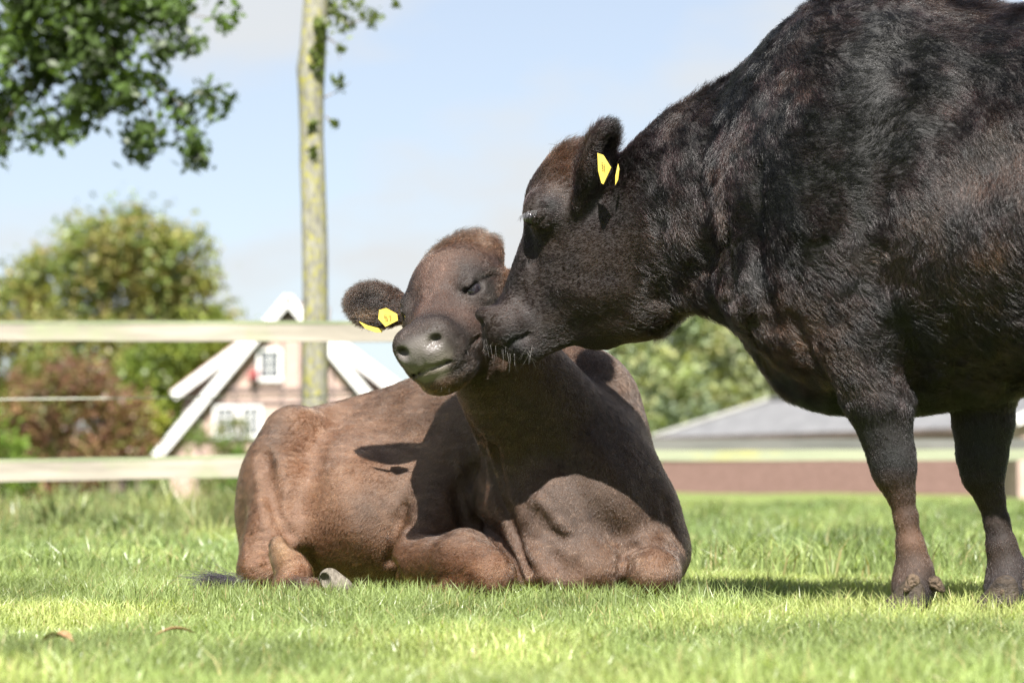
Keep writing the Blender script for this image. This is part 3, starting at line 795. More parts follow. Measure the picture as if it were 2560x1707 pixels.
def l_spec(P, n):
    c = len(P); hd = l_head(P); u, w_, v = hl(P)
    flow = np.tile(-AX * .8 + np.array((0, 0, -.55)), (c, 1))
    ch = np.clip((P[:, 0] - at(1230, 1200, 6.1)[0]) / .1, 0, 1)[:, None] * (P[:, 2:3] > .02)
    flow = flow * (1 - ch) + np.array((.0, .1, -1.)) * ch
    f_h = -hu[None] * 1. + hw[None] * (w_ / .12 * .8)[:, None]
    up = np.clip((u + .01) / .06, -1, 1)[:, None]
    f_h = np.where(u[:, None] > .03, f_h, hu * .25 + hw * (np.sign(w_) * .5)[:, None] + np.array((-.2, -.4, -.4)))
    flow = flow * (1 - hd[:, None]) + f_h * hd[:, None]
    body = 1 - hd
    flow = flow + vnoise(P, 5.) * .25 + vnoise(P, 20.) * .28 + vnoise(P, 60.) * .22
    Ln = .0105 * body + .009 * hd; lift = np.full(c, .17) + .08 * vnoise(P + 3, 16.)[:, 0]; jit = np.full(c, .12); curl = np.full(c, .05)
    top = np.exp(-((u + .125) / .06) ** 2) * np.clip((v + .02) / .06, 0, 1) * hd + np.exp(-((u + .075) / .07) ** 2) * np.clip((v - .04) / .03, 0, 1) * hd * .8
    top = top.clip(0, 1)
    Ln += .021 * top; lift += .12 * top; curl += .9 * top; jit += .15 * top; flow = flow + vnoise(P, 38.) * (1.7 * top)[:, None]
    e_ = np.maximum(np.clip(1.35 - np.linalg.norm(P - earL[0], axis=1) / .09, 0, 1), np.clip(1.35 - np.linalg.norm(P - earR[0], axis=1) / .09, 0, 1))
    Ln = Ln * (1 - e_) + .026 * e_; lift = lift * (1 - e_) + .45 * e_; jit += .25 * e_; curl += .25 * e_
    flow = flow * (1 - e_[:, None]) + (earL[1] * .8 + np.array((0, 0, -.15))) * e_[:, None]
    chin = np.exp(-((u - .31) / .05) ** 2) * np.clip((-v - .055) / .02, 0, 1) * hd
    Ln += .012 * chin; lift += .3 * chin
    tk = gauss(P, at(680, 1090, 6.5), .08)
    Ln += .008 * tk
    Ln += .006 * np.clip((.12 - P[:, 2]) / .1, 0, 1)
    dens = np.where(n @ np.array((0, -1., 0)) > -.3, 1., .2)
    dens = dens * np.where(P[:, 2] < -.01, 0, 1) * (1 - .97 * np.clip(l_wet(P) * 1.6, 0, 1))
    eye = np.maximum(gauss(P, H(.15, .106, .025), .016), gauss(P, H(.15, -.106, .025), .016))
    for s_ in (1, -1):
        nE, aE, bE = eye_frame(s_); q = P - (H(.140, .086 * s_, .020) + nE * .024)
        m_ = np.exp(-((q @ aE) / .026) ** 4 - ((q @ bE) / .0125) ** 4 - ((q @ nE) / .02) ** 4)
        dens = dens * (1 - m_); Ln = Ln * (1 - .6 * gauss(P, H(.140, .086 * s_, .020) + nE * .024, .035))
    dens = dens * (.75 + .25 * hd)
    Ln = Ln * (1 - .5 * np.clip(gauss(P, H(.15, .106, .025), .035) + gauss(P, H(.3, 0, 0), .09), 0, 1))
    st_ = np.stack([P @ AX * 16, P @ SD * 60, P[:, 2] * 75], 1); st2 = np.stack([u * 25, w_ * 95, v * 95], 1)
    stn = vnoise(np.where(hd[:, None] > .5, st2, st_), 1.)[:, :1] + .7 * vnoise(np.where(hd[:, None] > .5, st2, st_) + 7, 2.3)[:, :1]
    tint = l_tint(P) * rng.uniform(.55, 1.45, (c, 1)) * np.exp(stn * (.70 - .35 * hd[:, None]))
    return dens, Ln, flow, lift, jit, np.full(c, .00030) + .00008 * body, np.clip(tint, .003, .9), curl
if FUR:
    grow('coat', lV, lF, lN, 800000, l_spec, HAIR, L_ROOT)
# eyes
def ball(name, c, r, parent, material, sc=(1, 1, 1)):
    import bmesh
    bm = bmesh.new(); bmesh.ops.create_uvsphere(bm, u_segments=24, v_segments=14, radius=r)
    for v in bm.verts: v.co = Vector((v.co.x * sc[0], v.co.y * sc[1], v.co.z * sc[2])) + Vector(c)
    m = bpy.data.meshes.new(name); bm.to_mesh(m); bm.free()
    for p in m.polygons: p.use_smooth = True
    return link(name, m, parent, material)
for s_ in (1, -1): ball('eye', H(.140, .086 * s_, .020) - eye_frame(s_)[0] * .004, .0285, L_ROOT, EYE)
ball('eye', hp(1340, 556, .086), .018, S_ROOT, EYE)
ball('eye', hp(1340, 556, -.086), .018, S_ROOT, EYE)
# lashes, whiskers, hoof, tail
n_ = 50; q = rng.uniform(-1, 1, n_)
nE, aE, bE = eye_frame(1); E = H(.140, .086, .020)
strands('eyelashes', np.array([E + nE * .030 + bE * (.012 - .004 * t_ * t_) + aE * .021 * t_ for t_ in q]), np.tile(nE * .8 - bE * .6, (n_, 1)) + rng.normal(0, .2, (n_, 3)), rng.uniform(.008, .013, n_), .00025,
        np.tile([[.03, .03, .03]], (n_, 1)), L_ROOT, HAIR, .1)
n_ = 170
th = rng.uniform(-1.5, 1.5, n_); vv = rng.uniform(-.085, -.02, n_)
rt = np.array([H(.30 + .055 * math.cos(t_) - (.02 if v__ > -.055 else 0), (.062 if v__ < -.06 else .084) * math.sin(t_), v__) for t_, v__ in zip(th, vv)])
rt = rt[(vv < -.06) | (np.abs(th) > 1.0)]; n_ = len(rt)
strands('whiskers', rt, hu * .35 + np.array((0, 0, -.8)) + rng.normal(0, .45, (n_, 3)), rng.uniform(.015, .045, n_), .00020, np.tile([[.45, .42, .38]], (n_, 1)) * rng.uniform(.2, 1.3, (n_, 1)), L_ROOT, HAIR)
def pr(b):
    b.cone(at(824, 1446, 5.97), at(858, 1468, 5.95), px(27, 6), px(24, 6), k=.01)
    b.groove([at(834, 1430, 5.94), at(846, 1480, 5.92)], .003, .003)
    b.ell(at(812, 1452, 5.95), (.020, .012, .026), (0, 0, 1), (1, .4, 0), .006, 's')
blob('hoof', pr, L_ROOT, noise_mat('pale_hoof_horn', (.075, .065, .05), (.17, .15, .12), 60, .6, .6, 120, (4, 1, 1)), .003)
n_ = 500
rt = at(596, 1452, 6.15) + rng.normal(0, .012, (n_, 3)) * np.array((1.5, 1, .6)) + np.array((-.05, -.02, 0)) * rng.random((n_, 1))
strands('tail_tuft', rt, np.tile([[-1., -.25, -.02]], (n_, 1)) + rng.normal(0, .25, (n_, 3)), rng.uniform(.04, .09, n_), .0006, np.tile([[.012, .01, .012]], (n_, 1)), L_ROOT, HAIR)
# ear tags of the lying cow
def tq(x, y, o=0): return at(x, y, 6.055 - o)
ol = [tq(948, 775), tq(966, 770, .004), tq(993, 785, .01), tq(995, 801, .01), tq(964, 817, .006), tq(946, 797)]
ear_tag(ol, np.cross(ol[2] - ol[0], ol[4] - ol[0]), L_ROOT, (tq(971, 795, .008), norm(ol[3] - ol[5]) * .009, norm(tq(970, 780) - tq(973, 800)) * .010))
ol = [tq(896, 802), tq(918, 812), tq(956, 822), tq(954, 830), tq(938, 830), tq(912, 820)]
ear_tag([p + np.array((0, .02, 0)) for p in ol], (0, -1, .1), L_ROOT)
# ------------------------------------------------------------------ ground
def sstep(a, b, x): t = np.clip((x - a) / (b - a), 0, 1); return t * t * (3 - 2 * t)
def gz(x, y):
    x = np.asarray(x, float); y = np.asarray(y, float)
    P = np.stack([x, y, np.zeros_like(x)], -1).reshape(-1, 3)
    n = (vnoise(P, .35)[:, 2] * .05 * sstep(9, 18, P[:, 1]) + vnoise(P, 1.3)[:, 0] * .025 * sstep(7.5, 11, P[:, 1])).reshape(x.shape)
    drop = sstep(24, 60, y) * (-.85 * sstep(3, -4, x - y * .02) - .12)
    return n + drop
ys = np.concatenate([np.arange(-6, 2, 1.), np.arange(2, 30, .25), np.geomspace(30, 1500, 70)])
xs = np.sinh(np.linspace(-5.2, 5.2, 151)) / np.sinh(5.2) * 900
GX, GY = np.meshgrid(xs, ys, indexing='ij')
V = np.stack([GX, GY, gz(GX, GY)], -1).reshape(-1, 3)
ii = np.arange((len(xs) - 1) * (len(ys) - 1)); a_ = ii // (len(ys) - 1) * len(ys) + ii % (len(ys) - 1)
gm_ = noise_mat('pasture_soil', (.095, .125, .038), (.135, .17, .05), 1.6, .95, .5, 40, (1, 1, 1), (.115, .145, .044), .1, 9)
tag(link('pasture', mesh_np('pasture', V, np.stack([a_, a_ + len(ys), a_ + len(ys) + 1, a_ + 1], 1)), None, gm_), kind='structure')

LEAF = leaf_mat('leaf'); GRASS = leaf_mat('grass_blade', .42, .36)
def blades(name, x, y, h, wd, tint, lean=.45, root=0.):
    n = len(x); z = gz(x, y) - .004
    th = rng.uniform(0, 6.283, n); ln = np.abs(rng.normal(0, lean, n)); ph = rng.uniform(0, 6.283, n)
    B = np.stack([x, y, z], 1); s = np.stack([np.cos(th), np.sin(th), np.zeros(n)], 1) * (wd / 2)[:, None]
    d = np.stack([np.cos(ph) * ln, np.sin(ph) * ln, np.ones(n)], 1)
    M = B + d * (h * .55)[:, None] * np.array((.7, .7, 1)); T = B + d * h[:, None] * np.array((1.25, 1.25, .92))
    V = np.stack([B - s, B + s, M - s * .8, M + s * .8, T], 1).reshape(-1, 3)
    o = np.arange(n)[:, None, None] * 5
    F = (o + np.array([[0, 1, 3], [0, 3, 2], [2, 3, 4]])[None]).reshape(-1, 3)
    m = mesh_np(name, V, F, False)
    color_attr(m, 'tint', np.repeat(tint, 5, 0).clip(.003, .8))
    return tag(link(name, m, None, GRASS), kind='stuff')
def wedge(n, d0, d1, m=.45, k=.235):
    y = np.sqrt(rng.uniform(d0 * d0, d1 * d1, n)); x = rng.uniform(-1, 1, n) * (k * y + m)
    return x, y
def gtint(x, y, n):
    P = np.stack([x, y, x * 0], 1); v = vnoise(P, 2.2)[:, :1]; v2 = vnoise(P, 7)[:, :1]
    t = np.array((.212, .268, .102)) * (1 + .34 * v + .26 * v2) + np.array((.085, .045, .012)) * np.clip(v, 0, 1)
    t = t * rng.uniform(.7, 1.35, (n, 1))
    dry = rng.random((n, 1)) < .05 + .10 * np.clip(v2 + v - .3, 0, 1)
    return np.where(dry, np.array((.34, .30, .15)) * rng.uniform(.6, 1.2, (n, 1)), t)
n = 210000; x, y = wedge(n, 2.5, 7.6)
P = np.stack([x, y, x * 0], 1); hv_ = vnoise(P, 3.)[:, 0] + .6 * vnoise(P, 11.)[:, 1]
blades('lawn_grass', x, y, (.031 + .018 * hv_) * rng.uniform(.45, 1.7, n), rng.uniform(.0018, .0038, n), gtint(x, y, n), .55)
n = 210000; x, y = wedge(n, 7.4, 26, .8)
P = np.stack([x, y, x * 0], 1); hv_ = np.clip(vnoise(P, 1.5)[:, 0] + .7 * vnoise(P, 4.)[:, 1] + .15, -.2, 1)
blades('pasture_grass', x, y, (.040 + .080 * np.maximum(hv_, 0)) * rng.uniform(.6, 1.4, n), rng.uniform(.005, .010, n) * (.6 + y / 22), gtint(x, y, n) * (np.array((.86, .91, .93)) + np.array((.12, .08, .06)) * (1 - sstep(7.4, 9.5, y))[:, None]) * (1 - .22 * np.clip(hv_, 0, 1)[:, None]), .5)
n = 26000; x, y = wedge(n, 11.8, 15.5, .5); k_ = x < .1; x, y = x[k_], y[k_]; n = len(x)
P = np.stack([x, y, x * 0], 1); hv_ = np.clip(vnoise(P, 2.5)[:, 0] + .25, .0, 1)
gt_ = gtint(x, y, n) * np.array((.95, .9, 1.)); gt_ = np.where(rng.random((n, 1)) < .12, np.array((.30, .27, .14)), gt_)
blades('tall_grass', x, y, (.06 + .26 * hv_) * rng.uniform(.5, 1.2, n), rng.uniform(.006, .011, n), gt_, .45)
# taller single blades poking up round the lying cow
n = 8000; x = rng.uniform(-1.0, 1.35, n); y = np.where(x < .62, 5.72 + rng.uniform(-.12, .35, n) + .25 * np.clip(-x - .5, 0, 1), 5.12 + rng.uniform(-.12, .4, n))
blades('grass_fringe', x, y, rng.uniform(.035, .085, n), rng.uniform(.002, .0036, n), gtint(x, y, n), .4)

# ------------------------------------------------------------------ trees
BARK = noise_mat('bark', (.06, .05, .04), (.14, .115, .085), 6, .9, .6, 20, (1, 1, .3))
def tube(pts, rad, seg=8):
    pts = np.array(pts, float); V, F = [], []
    for i, p in enumerate(pts):
        t = norm(pts[min(i + 1, len(pts) - 1)] - pts[max(i - 1, 0)])
        a = norm(np.cross(t, (0.31, .95, .05) if abs(t[2]) > .5 else (0, 0, 1))); b = np.cross(t, a)
        for k in range(seg):
            q = 2 * math.pi * k / seg
            V.append(p + (a * math.cos(q) + b * math.sin(q)) * rad[i] * (1 + .06 * math.sin(3 * q + i)))
    for i in range(len(pts) - 1):
        for k in range(seg):
            F.append((i * seg + k, i * seg + (k + 1) % seg, (i + 1) * seg + (k + 1) % seg, (i + 1) * seg + k))
    return V, F
def tubes(name, lst, parent, material, seg=8):
    V, F = [], []
    for pts, rad in lst:
        v, f = tube(pts, rad, seg); o = len(V); V += v; F += [tuple(i + o for i in q) for q in f]
    return link(name, mesh_np(name, V, F), parent, material)
def leaves(name, C, size, tint, parent, flat=.0):
    n = len(C); a = norm(rng.normal(0, 1, (n, 3)) + 1e-6); b = norm(np.cross(a, norm(rng.normal(0, 1, (n, 3)))) + 1e-6)
    s = (np.asarray(size) * rng.uniform(.6, 1.3, n))[:, None]
    V = np.stack([C - a * s * .6, C + b * s * .34, C + a * s * .6, C - b * s * .34], 1)
    V[:, 1] += a * s * .1; V[:, 3] += a * s * .1
    m = mesh_np(name, V.reshape(-1, 3), np.arange(4 * n).reshape(-1, 4), False)
    color_attr(m, 'tint', np.repeat(tint, 4, 0).clip(.003, .8))
    return link(name, m, parent, LEAF)
def crown_points(lobes, n, clump, fill=.55):
    """lobes: (centre, radius); leaf clumps lie towards the outside of each lobe"""
    w_ = np.array([r ** 2 for _, r in lobes]); w_ /= w_.sum()
    nc = max(30, int(n / 26)); q = rng.choice(len(lobes), nc, p=w_)
    c = np.array([lobes[i][0] for i in q]); r = np.array([lobes[i][1] for i in q])
    d = norm(rng.normal(0, 1, (nc, 3))); cc = c + d * (r * rng.uniform(fill, 1.03, nc))[:, None]
    k = rng.integers(0, nc, n)
    return cc[k] + rng.normal(0, 1, (n, 3)) * clump * rng.uniform(.5, 1.2, (nc, 1))[k], k, nc
def tree(label, base, lobes, n, size, clump, cols, trunk_r, name='tree', cat='tree', group=None, limbs=7, fill=.55):
    root = empty(name, tuple(base)); tag(root, label, cat, group)
    C, k, nc = crown_points(lobes, n, clump, fill)
    cols = np.array(cols); ct = cols[rng.integers(0, len(cols), nc)] * rng.uniform(.75, 1.25, (nc, 1))
    leaves('crown', C, size, ct[k] * rng.uniform(.75, 1.25, (n, 1)), root)
    base = np.array(base, float); lst = []
    cen = np.mean([c for c, _ in lobes], 0); top = np.array((base[0] * .4 + cen[0] * .6, base[1] * .4 + cen[1] * .6, cen[2]))
    fork = base * .65 + top * .35
    lst.append(([base - (0, 0, .2), base * .8 + top * .2, fork, base * .3 + top * .7, top], [trunk_r * 1.25, trunk_r, trunk_r * .85, trunk_r * .55, trunk_r * .2]))
    for i in range(min(limbs, len(lobes))):
        c, r = lobes[i]; s = base + (top - base) * rng.uniform(.3, .75)
        e = np.array(c) + rng.normal(0, .2, 3) * r; mid = (s + e) / 2 + np.array((0, 0, -.06)) * np.linalg.norm(e - s)
        lst.append(([s, mid, e], [trunk_r * .4, trunk_r * .25, trunk_r * .06]))
    tubes('trunk', lst, root, BARK)
    return root
def LB(d, rows, depth=.6):
    out = []
    for x, y, r in rows:
        rr = px(r, d); out.append((at(x, y, d) + np.array((0, rng.uniform(-1, 1) * rr * depth, 0)), rr))
    return out
OL = [(.18, .20, .055), (.20, .19, .06), (.14, .18, .05), (.21, .175, .065), (.12, .16, .05)]
def gb(x, d): p = at(x, 1197, d); p[2] = float(gz(p[0], p[1])); return p
tree('tall broad autumn tree with olive and brown leaves, rising above the top rail', gb(300, 100),
     LB(100, [(340, 600, 85), (235, 640, 90), (440, 645, 85), (110, 715, 95), (330, 730, 130), (480, 745, 80), (520, 840, 62), (20, 790, 110), (200, 880, 150), (420, 930, 120), (-110, 850, 140), (60, 1010, 120)]),
     30000, .26, .42, OL, .42)
tree('dark green tree close beside the left eave of the farmhouse', gb(470, 97),
     LB(97, [(500, 900, 75), (400, 930, 80), (540, 850, 45), (450, 1010, 80), (370, 1040, 80)]), 12000, .24, .38, [(.09, .13, .03), (.12, .16, .03), (.15, .18, .03)], .25)
tree('yellow-green bush beside the reddish one, left of the farmhouse', gb(345, 70),
     LB(70, [(355, 1035, 36), (375, 1055, 24), (325, 1065, 42), (335, 1105, 42)]), 3500, .13, .16, [(.24, .24, .04), (.18, .21, .04)], .06, 'bush', 'bush')
tree('wide reddish-brown bush standing behind the rails, left of the hedge', gb(190, 58),
     LB(58, [(190, 955, 75), (100, 1010, 85), (280, 1015, 75), (50, 1100, 90), (190, 1090, 110), (325, 1100, 62), (240, 1170, 60), (110, 1180, 70)]),
     14000, .12, .20, [(.17, .085, .06), (.14, .07, .05), (.19, .115, .06), (.12, .12, .035)], .12, 'bush', 'bush')
tree('low green bush at the left edge, below the reddish one', gb(10, 50), LB(50, [(0, 1130, 60), (-60, 1060, 90), (60, 1190, 40), (20, 1210, 45)]),
     5000, .09, .12, [(.11, .18, .03), (.15, .21, .04)], .06, 'bush', 'bush')
TG = 'trees beyond the long barn'
HZ = [(.23, .27, .13), (.27, .28, .14), (.19, .24, .14), (.17, .21, .14)]
for lab, x, rows, tint in (
    ('pale green tree at the left end of the row behind the barn', 1600, [(1600, 900, 70), (1575, 1000, 60), (1640, 960, 60), (1610, 1050, 55), (1560, 870, 30)], 0),
    ('tall pale tree behind the barn, second from the lying cow', 1720, [(1710, 850, 80), (1690, 940, 75), (1750, 900, 70), (1720, 1020, 80), (1730, 780, 60)], 1),
    ('yellowish tree above the left end of the barn roof', 1850, [(1850, 850, 85), (1820, 950, 75), (1890, 930, 75), (1850, 1020, 70), (1840, 770, 60)], 2),
    ('tree behind the barn roof, just left of the standing cow\'s foreleg', 2000, [(2000, 880, 90), (1960, 960, 70), (2040, 960, 70), (1990, 790, 80)], 0),
    ('tree behind the barn roof, seen past the standing cow\'s belly', 2330, [(2330, 880, 110), (2260, 940, 80), (2400, 930, 90)], 1),
    ('farthest right tree, behind the end of the barn roof', 2580, [(2560, 880, 110), (2500, 940, 80), (2640, 930, 90)], 0)):
    tree(lab, gb(x, 118), LB(118, rows), 5200, .34, .42, np.array(HZ) * (1, 1.12, 1)[tint] + (np.array((.03, .015, 0)) if tint == 2 else 0), .22, group=TG)

# far-off wood closing the horizon
n = 26000; x = rng.uniform(-75, 75, n); y = rng.uniform(205, 230, n); hh_ = 6.5 + 2.5 * vnoise(np.stack([x, y * 0, x * 0], 1), .09)[:, 0]
C = np.stack([x, y, rng.uniform(-1, 1, n) * hh_ * .5 + hh_ * .5], 1); C[:, 2] = np.maximum(C[:, 2], 0) - .8
o = leaves('distant_wood', C, 1.0, np.array((.13, .16, .07)) * rng.uniform(.6, 1.4, (n, 1)), None); tag(o, kind='stuff')
# hedge
hr = empty('hedge', tuple(gb(330, 64))); tag(hr, 'low clipped dark green hedge under the lower rail, left of the farmhouse', 'hedge')
a_, b_ = at(232, 1240, 64), at(436, 1240, 64)
n = 9000; t = rng.random((n, 1)); C = a_ * (1 - t) + b_ * t
C[:, 2] = gz(C[:, 0], C[:, 1]) + rng.uniform(0, 1, n) * (.90 + .04 * vnoise(C, 3.)[:, 0] - float(gz(*a_[:2])) * 0); C[:, 1] += rng.uniform(-.5, .5, n)
leaves('foliage', C, .09, np.array((.05, .12, .02)) * rng.uniform(.6, 1.4, (n, 1)), hr)
tubes('stem', [([(x, a_[1], gz(x, a_[1]) - .05), (x + .03, a_[1], gz(x, a_[1]) + .8)], [.02, .01]) for x in np.linspace(a_[0], b_[0], 9)], hr, BARK, 5)

# slim lichen-covered trunk behind the rails, with water shoots
def lichen_mat(name, wood1, wood2, moss, scale, amt=.5, stretch=(1, 1, .25), edge=None):
    m, t, b = mat(name); N, L = t.nodes, t.links.new
    tc = N.new('ShaderNodeTexCoord'); mp = N.new('ShaderNodeMapping'); mp.inputs['Scale'].default_value = stretch
    n1 = N.new('ShaderNodeTexNoise'); n1.inputs['Scale'].default_value = scale * 2; n1.inputs['Detail'].default_value = 7
    r1 = N.new('ShaderNodeValToRGB'); e = r1.color_ramp.elements; e[0].position = .35; e[0].color = (*wood1, 1); e[1].position = .65; e[1].color = (*wood2, 1)
    n2 = N.new('ShaderNodeTexNoise'); n2.inputs['Scale'].default_value = scale; n2.inputs['Detail'].default_value = 4
    r2 = N.new('ShaderNodeMapRange'); r2.inputs[1].default_value = 1 - amt; r2.inputs[2].default_value = 1.12 - amt
    mx = N.new('ShaderNodeMix'); mx.data_type = 'RGBA'; mx.inputs[7].default_value = (*moss, 1)
    L(tc.outputs['Object'], mp.inputs[0]); L(mp.outputs[0], n1.inputs[0]); L(n1.outputs[0], r1.inputs[0])
    L(tc.outputs['Object'], n2.inputs[0]); L(n2.outputs[0], r2.inputs[0]); L(r2.outputs[0], mx.inputs[0]); L(r1.outputs[0], mx.inputs[6]); L(mx.outputs[2], b.inputs['Base Color'])
    bp = N.new('ShaderNodeBump'); bp.inputs['Strength'].default_value = .8; bp.inputs['Distance'].default_value = .01
    L(n1.outputs[0], bp.inputs['Height']); L(bp.outputs[0], b.inputs['Normal']); b.inputs['Roughness'].default_value = .9
    b.inputs['Specular IOR Level'].default_value = .2
    return m
TRB = lichen_mat('lichened_bark', (.10, .097, .080), (.20, .195, .155), (.20, .19, .055), 26, .50)
TD = 14.5
yt = [1330, 1100, 900, 780, 640, 500, 420, 340, 230, 175, 120, 60, 0, -150, -400, -700]
xt = [787, 788, 788, 787, 786, 784, 782, 781, 778, 776, 781, 786, 790, 794, 800, 806]
wt = [36, 33, 32, 32, 32, 31, 32, 30, 32, 36, 33, 32, 30, 29, 25, 20]
pts = [at(x, y, TD) for x, y in zip(xt, yt)]; pts[0][2] = -.1
tr = empty('tree', (pts[0][0], TD, 0)); tag(tr, 'slim straight tree trunk spotted with yellow lichen, standing behind the rails', 'tree')
o = tubes('trunk', [(pts, [px(r, TD) for r in wt])], tr, TRB, 20)
for b_ in ([([at(800, 250, TD), at(850, 225, TD + .05), at(875, 205, TD)], [.008, .005, .002]), ([at(815, 20, TD), at(870, 60, TD), at(930, 45, TD)], [.012, .007, .003]),
     ([at(812, 90, TD), at(840, 110, TD), at(850, 150, TD)], [.008, .004, .002]), ([at(815, 290, TD), at(835, 320, TD)], [.006, .003]), ([at(815, -40, TD), at(870, -30, TD), at(930, -80, TD)], [.02, .012, .006])]): tubes('branch', [b_], tr, BARK, 6)
spots = [(835, 30, 26, 46), (865, 60, 20, 34), (930, 45, 18, 34), (905, 30, 12, 16), (850, 120, 10, 14), (845, 205, 12, 18), (855, 215, 8, 10), (835, 310, 9, 14), (800, 70, 18, 40), (795, 120, 16, 40), (793, 165, 14, 30), (780, 310, 10, 20), (782, 380, 8, 14), (870, 0, 30, 46), (900, -40, 40, 60), (990, 8, 10, 10), (820, 10, 20, 30)]
C = np.concatenate([at(x, y, TD - (.09 if x < 805 else 0)) + rng.normal(0, 1, (k, 3)) * px(r, TD) * np.array((.6, .4, .75)) for x, y, r, k in spots])
leaves('foliage', C, .045, np.array((.08, .105, .025)) * rng.uniform(.6, 1.6, (len(C), 1)), tr)

# branch hanging in from a tree whose stem stands left of the view
BD = 15.
br = empty('tree', (-5.6, BD, 0)); tag(br, 'leafy dark green branch hanging in from above, against the sky', 'tree')
lob = [(60, 40, 75), (200, 50, 90), (330, 40, 70), (430, 20, 50), (110, 150, 80), (250, 160, 75), (310, 235, 52), (200, 250, 60), (60, 240, 45), (20, 320, 34), (135, 310, 36), (175, 335, 26), (440, 275, 34), (480, 320, 30), (535, 265, 24), (525, 235, 14), (385, 345, 36), (345, 385, 16), (480, 375, 16), (500, 400, 11), (480, 112, 15), (420, 95, 18), (565, 52, 12), (380, 200, 24), (330, 320, 26), (5, 370, 18), (400, 130, 20), (90, 350, 18), (-80, 100, 120), (-60, 260, 80), (100, -80, 120), (300, -80, 120)]
cl = []
for x, y, r in lob:
    k = max(3, int(r * r / 190)); cl.append(np.stack([rng.normal(x, r * .50, k), rng.normal(y, r * .48, k)], 1))
cl = np.concatenate(cl)
K = 17; C = np.concatenate([at(x, y, BD + rng.uniform(-.6, .6)) + rng.normal(0, 1, (K, 3)) * .042 for x, y in cl])
ct = np.repeat(np.array((.035, .055, .015)) * rng.uniform(.5, 2.4, (len(cl), 1)), K, 0)
leaves('crown', C, .064, ct * rng.uniform(.7, 1.3, (len(C), 1)), br)
lst = [([(-5.6, BD, -.1), (-5.55, BD, 2.0), (-5.5, BD, 4.5), (-5.6, BD, 7)], [.2, .17, .14, .08])]
for (pp, r0) in (([(-60, -160), (80, -20), (230, 90), (330, 190), (395, 330)], .018), ([(-120, 60), (30, 140), (110, 250), (135, 310)], .014), ([(230, 90), (360, 180), (450, 260), (540, 250), (560, 215)], .009),
                 ([(80, -20), (320, 10), (430, 60), (485, 115), ], .010), ([(450, 260), (480, 330), (495, 400)], .006), ([(110, 150), (40, 260), (0, 350)], .007), ([(430, 30), (520, 45), (570, 55)], .004)):
    q = [at(x, y, BD) for x, y in pp]; lst.append((q, list(np.linspace(r0, .003, len(q)))))
lst += [([(-5.5, BD, 3.0), at(-400, -40, BD), at(-120, 60, BD)], [.07, .04, .014]), ([(-5.5, BD, 4.0), at(-400, -420, BD), at(-60, -160, BD)], [.08, .05, .018])]
tubes('trunk', lst, br, BARK, 7)

# ------------------------------------------------------------------ boxes
def box(name, lo, hi, parent, material, rot=0., bev=0):
    lo = np.array(lo, float); hi = np.array(hi, float); c = (lo + hi) / 2; h = (hi - lo) / 2
    V = [c + h * np.array(s) for s in ((-1, -1, -1), (1, -1, -1), (1, 1, -1), (-1, 1, -1), (-1, -1, 1), (1, -1, 1), (1, 1, 1), (-1, 1, 1))]
    F = [(0, 3, 2, 1), (4, 5, 6, 7), (0, 1, 5, 4), (1, 2, 6, 5), (2, 3, 7, 6), (3, 0, 4, 7)]
    return link(name, mesh_np(name, V, F, False), parent, material)
def beam(name, a, b, wdt, th, parent, material, up=(0, 0, 1), wob=0.):
    """board from a to b: wdt along up, th across"""
    a = np.array(a, float); b = np.array(b, float); t = norm(b - a); u = norm(np.array(up) - t * (np.array(up) @ t)); s = np.cross(t, u)
    K = 1 if wob == 0 else 14; V, F = [], []
    for i in range(K + 1):
        p = a + (b - a) * i / K; e = wob * rng.normal(0, 1, 2) if wob else (0, 0)
        for su, ss, ee in ((-1, -1, e[0]), (-1, 1, e[0]), (1, 1, e[1]), (1, -1, e[1])):
            V.append(p + u * (su * wdt / 2 + ee) + s * ss * th / 2)
    for i in range(K):
        for k in range(4): F.append((i * 4 + k, i * 4 + (k + 1) % 4, i * 4 + 4 + (k + 1) % 4, i * 4 + 4 + k))
    F += [(0, 3, 2, 1), (K * 4, K * 4 + 1, K * 4 + 2, K * 4 + 3)]
    return link(name, mesh_np(name, V, F, False), parent, material)
def poly(name, P2, y0, y1, parent, material):
    """prism of an x-z outline between y0 and y1"""
    k = len(P2); V = [(x, y0, z) for x, z in P2] + [(x, y1, z) for x, z in P2]
    F = [tuple(range(k)), tuple(range(2 * k - 1, k - 1, -1))] + [(i, k + i, k + (i + 1) % k, (i + 1) % k) for i in range(k)]
    m = bpy.data.meshes.new(name); m.from_pydata(V, [], F); return link(name, m, parent, material)

# ------------------------------------------------------------------ rail fence behind the lying cow
def rail_mat(name, w1, w2, algae, amt):
    return lichen_mat(name, w1, w2, algae, 2.2, amt, (.35, 1, 3))
RAIL = rail_mat('rail_wood', (.17, .155, .130), (.27, .245, .205), (.19, .205, .13), .48)
ALG = rail_mat('rail_algae', (.13, .15, .09), (.20, .215, .14), (.22, .21, .15), .42)
FD_ = 12.5
fr = empty('fence', (-.31, FD_, 0)); tag(fr, 'weathered wooden fence with two pale rails and a thin wire, behind the lying cow', 'fence')
for (a, b, wd) in (((-700, 829), (1150, 830), 47), ((-700, 1189), (1150, 1158), 52)):
    A, B_ = at(a[0], a[1], FD_), at(b[0], b[1], FD_ - .3)
    beam('rail', A, B_, px(wd, FD_), .05, fr, RAIL, wob=.0012)
    beam('rail_top_edge', A + (0, .002, px(wd, FD_) / 2 - .003), B_ + (0, .002, px(wd, FD_) / 2 - .003), .018, .058, fr, ALG, wob=.0015)
pz = .09
for x in (-560, 1140):
    p = at(x, 1197, FD_ + .1); tubes('post', [([(p[0], p[1], -.3), (p[0] + .01, p[1], .5), (p[0], p[1], 1.16)], [.055, .053, .05])], fr, RAIL, 12)
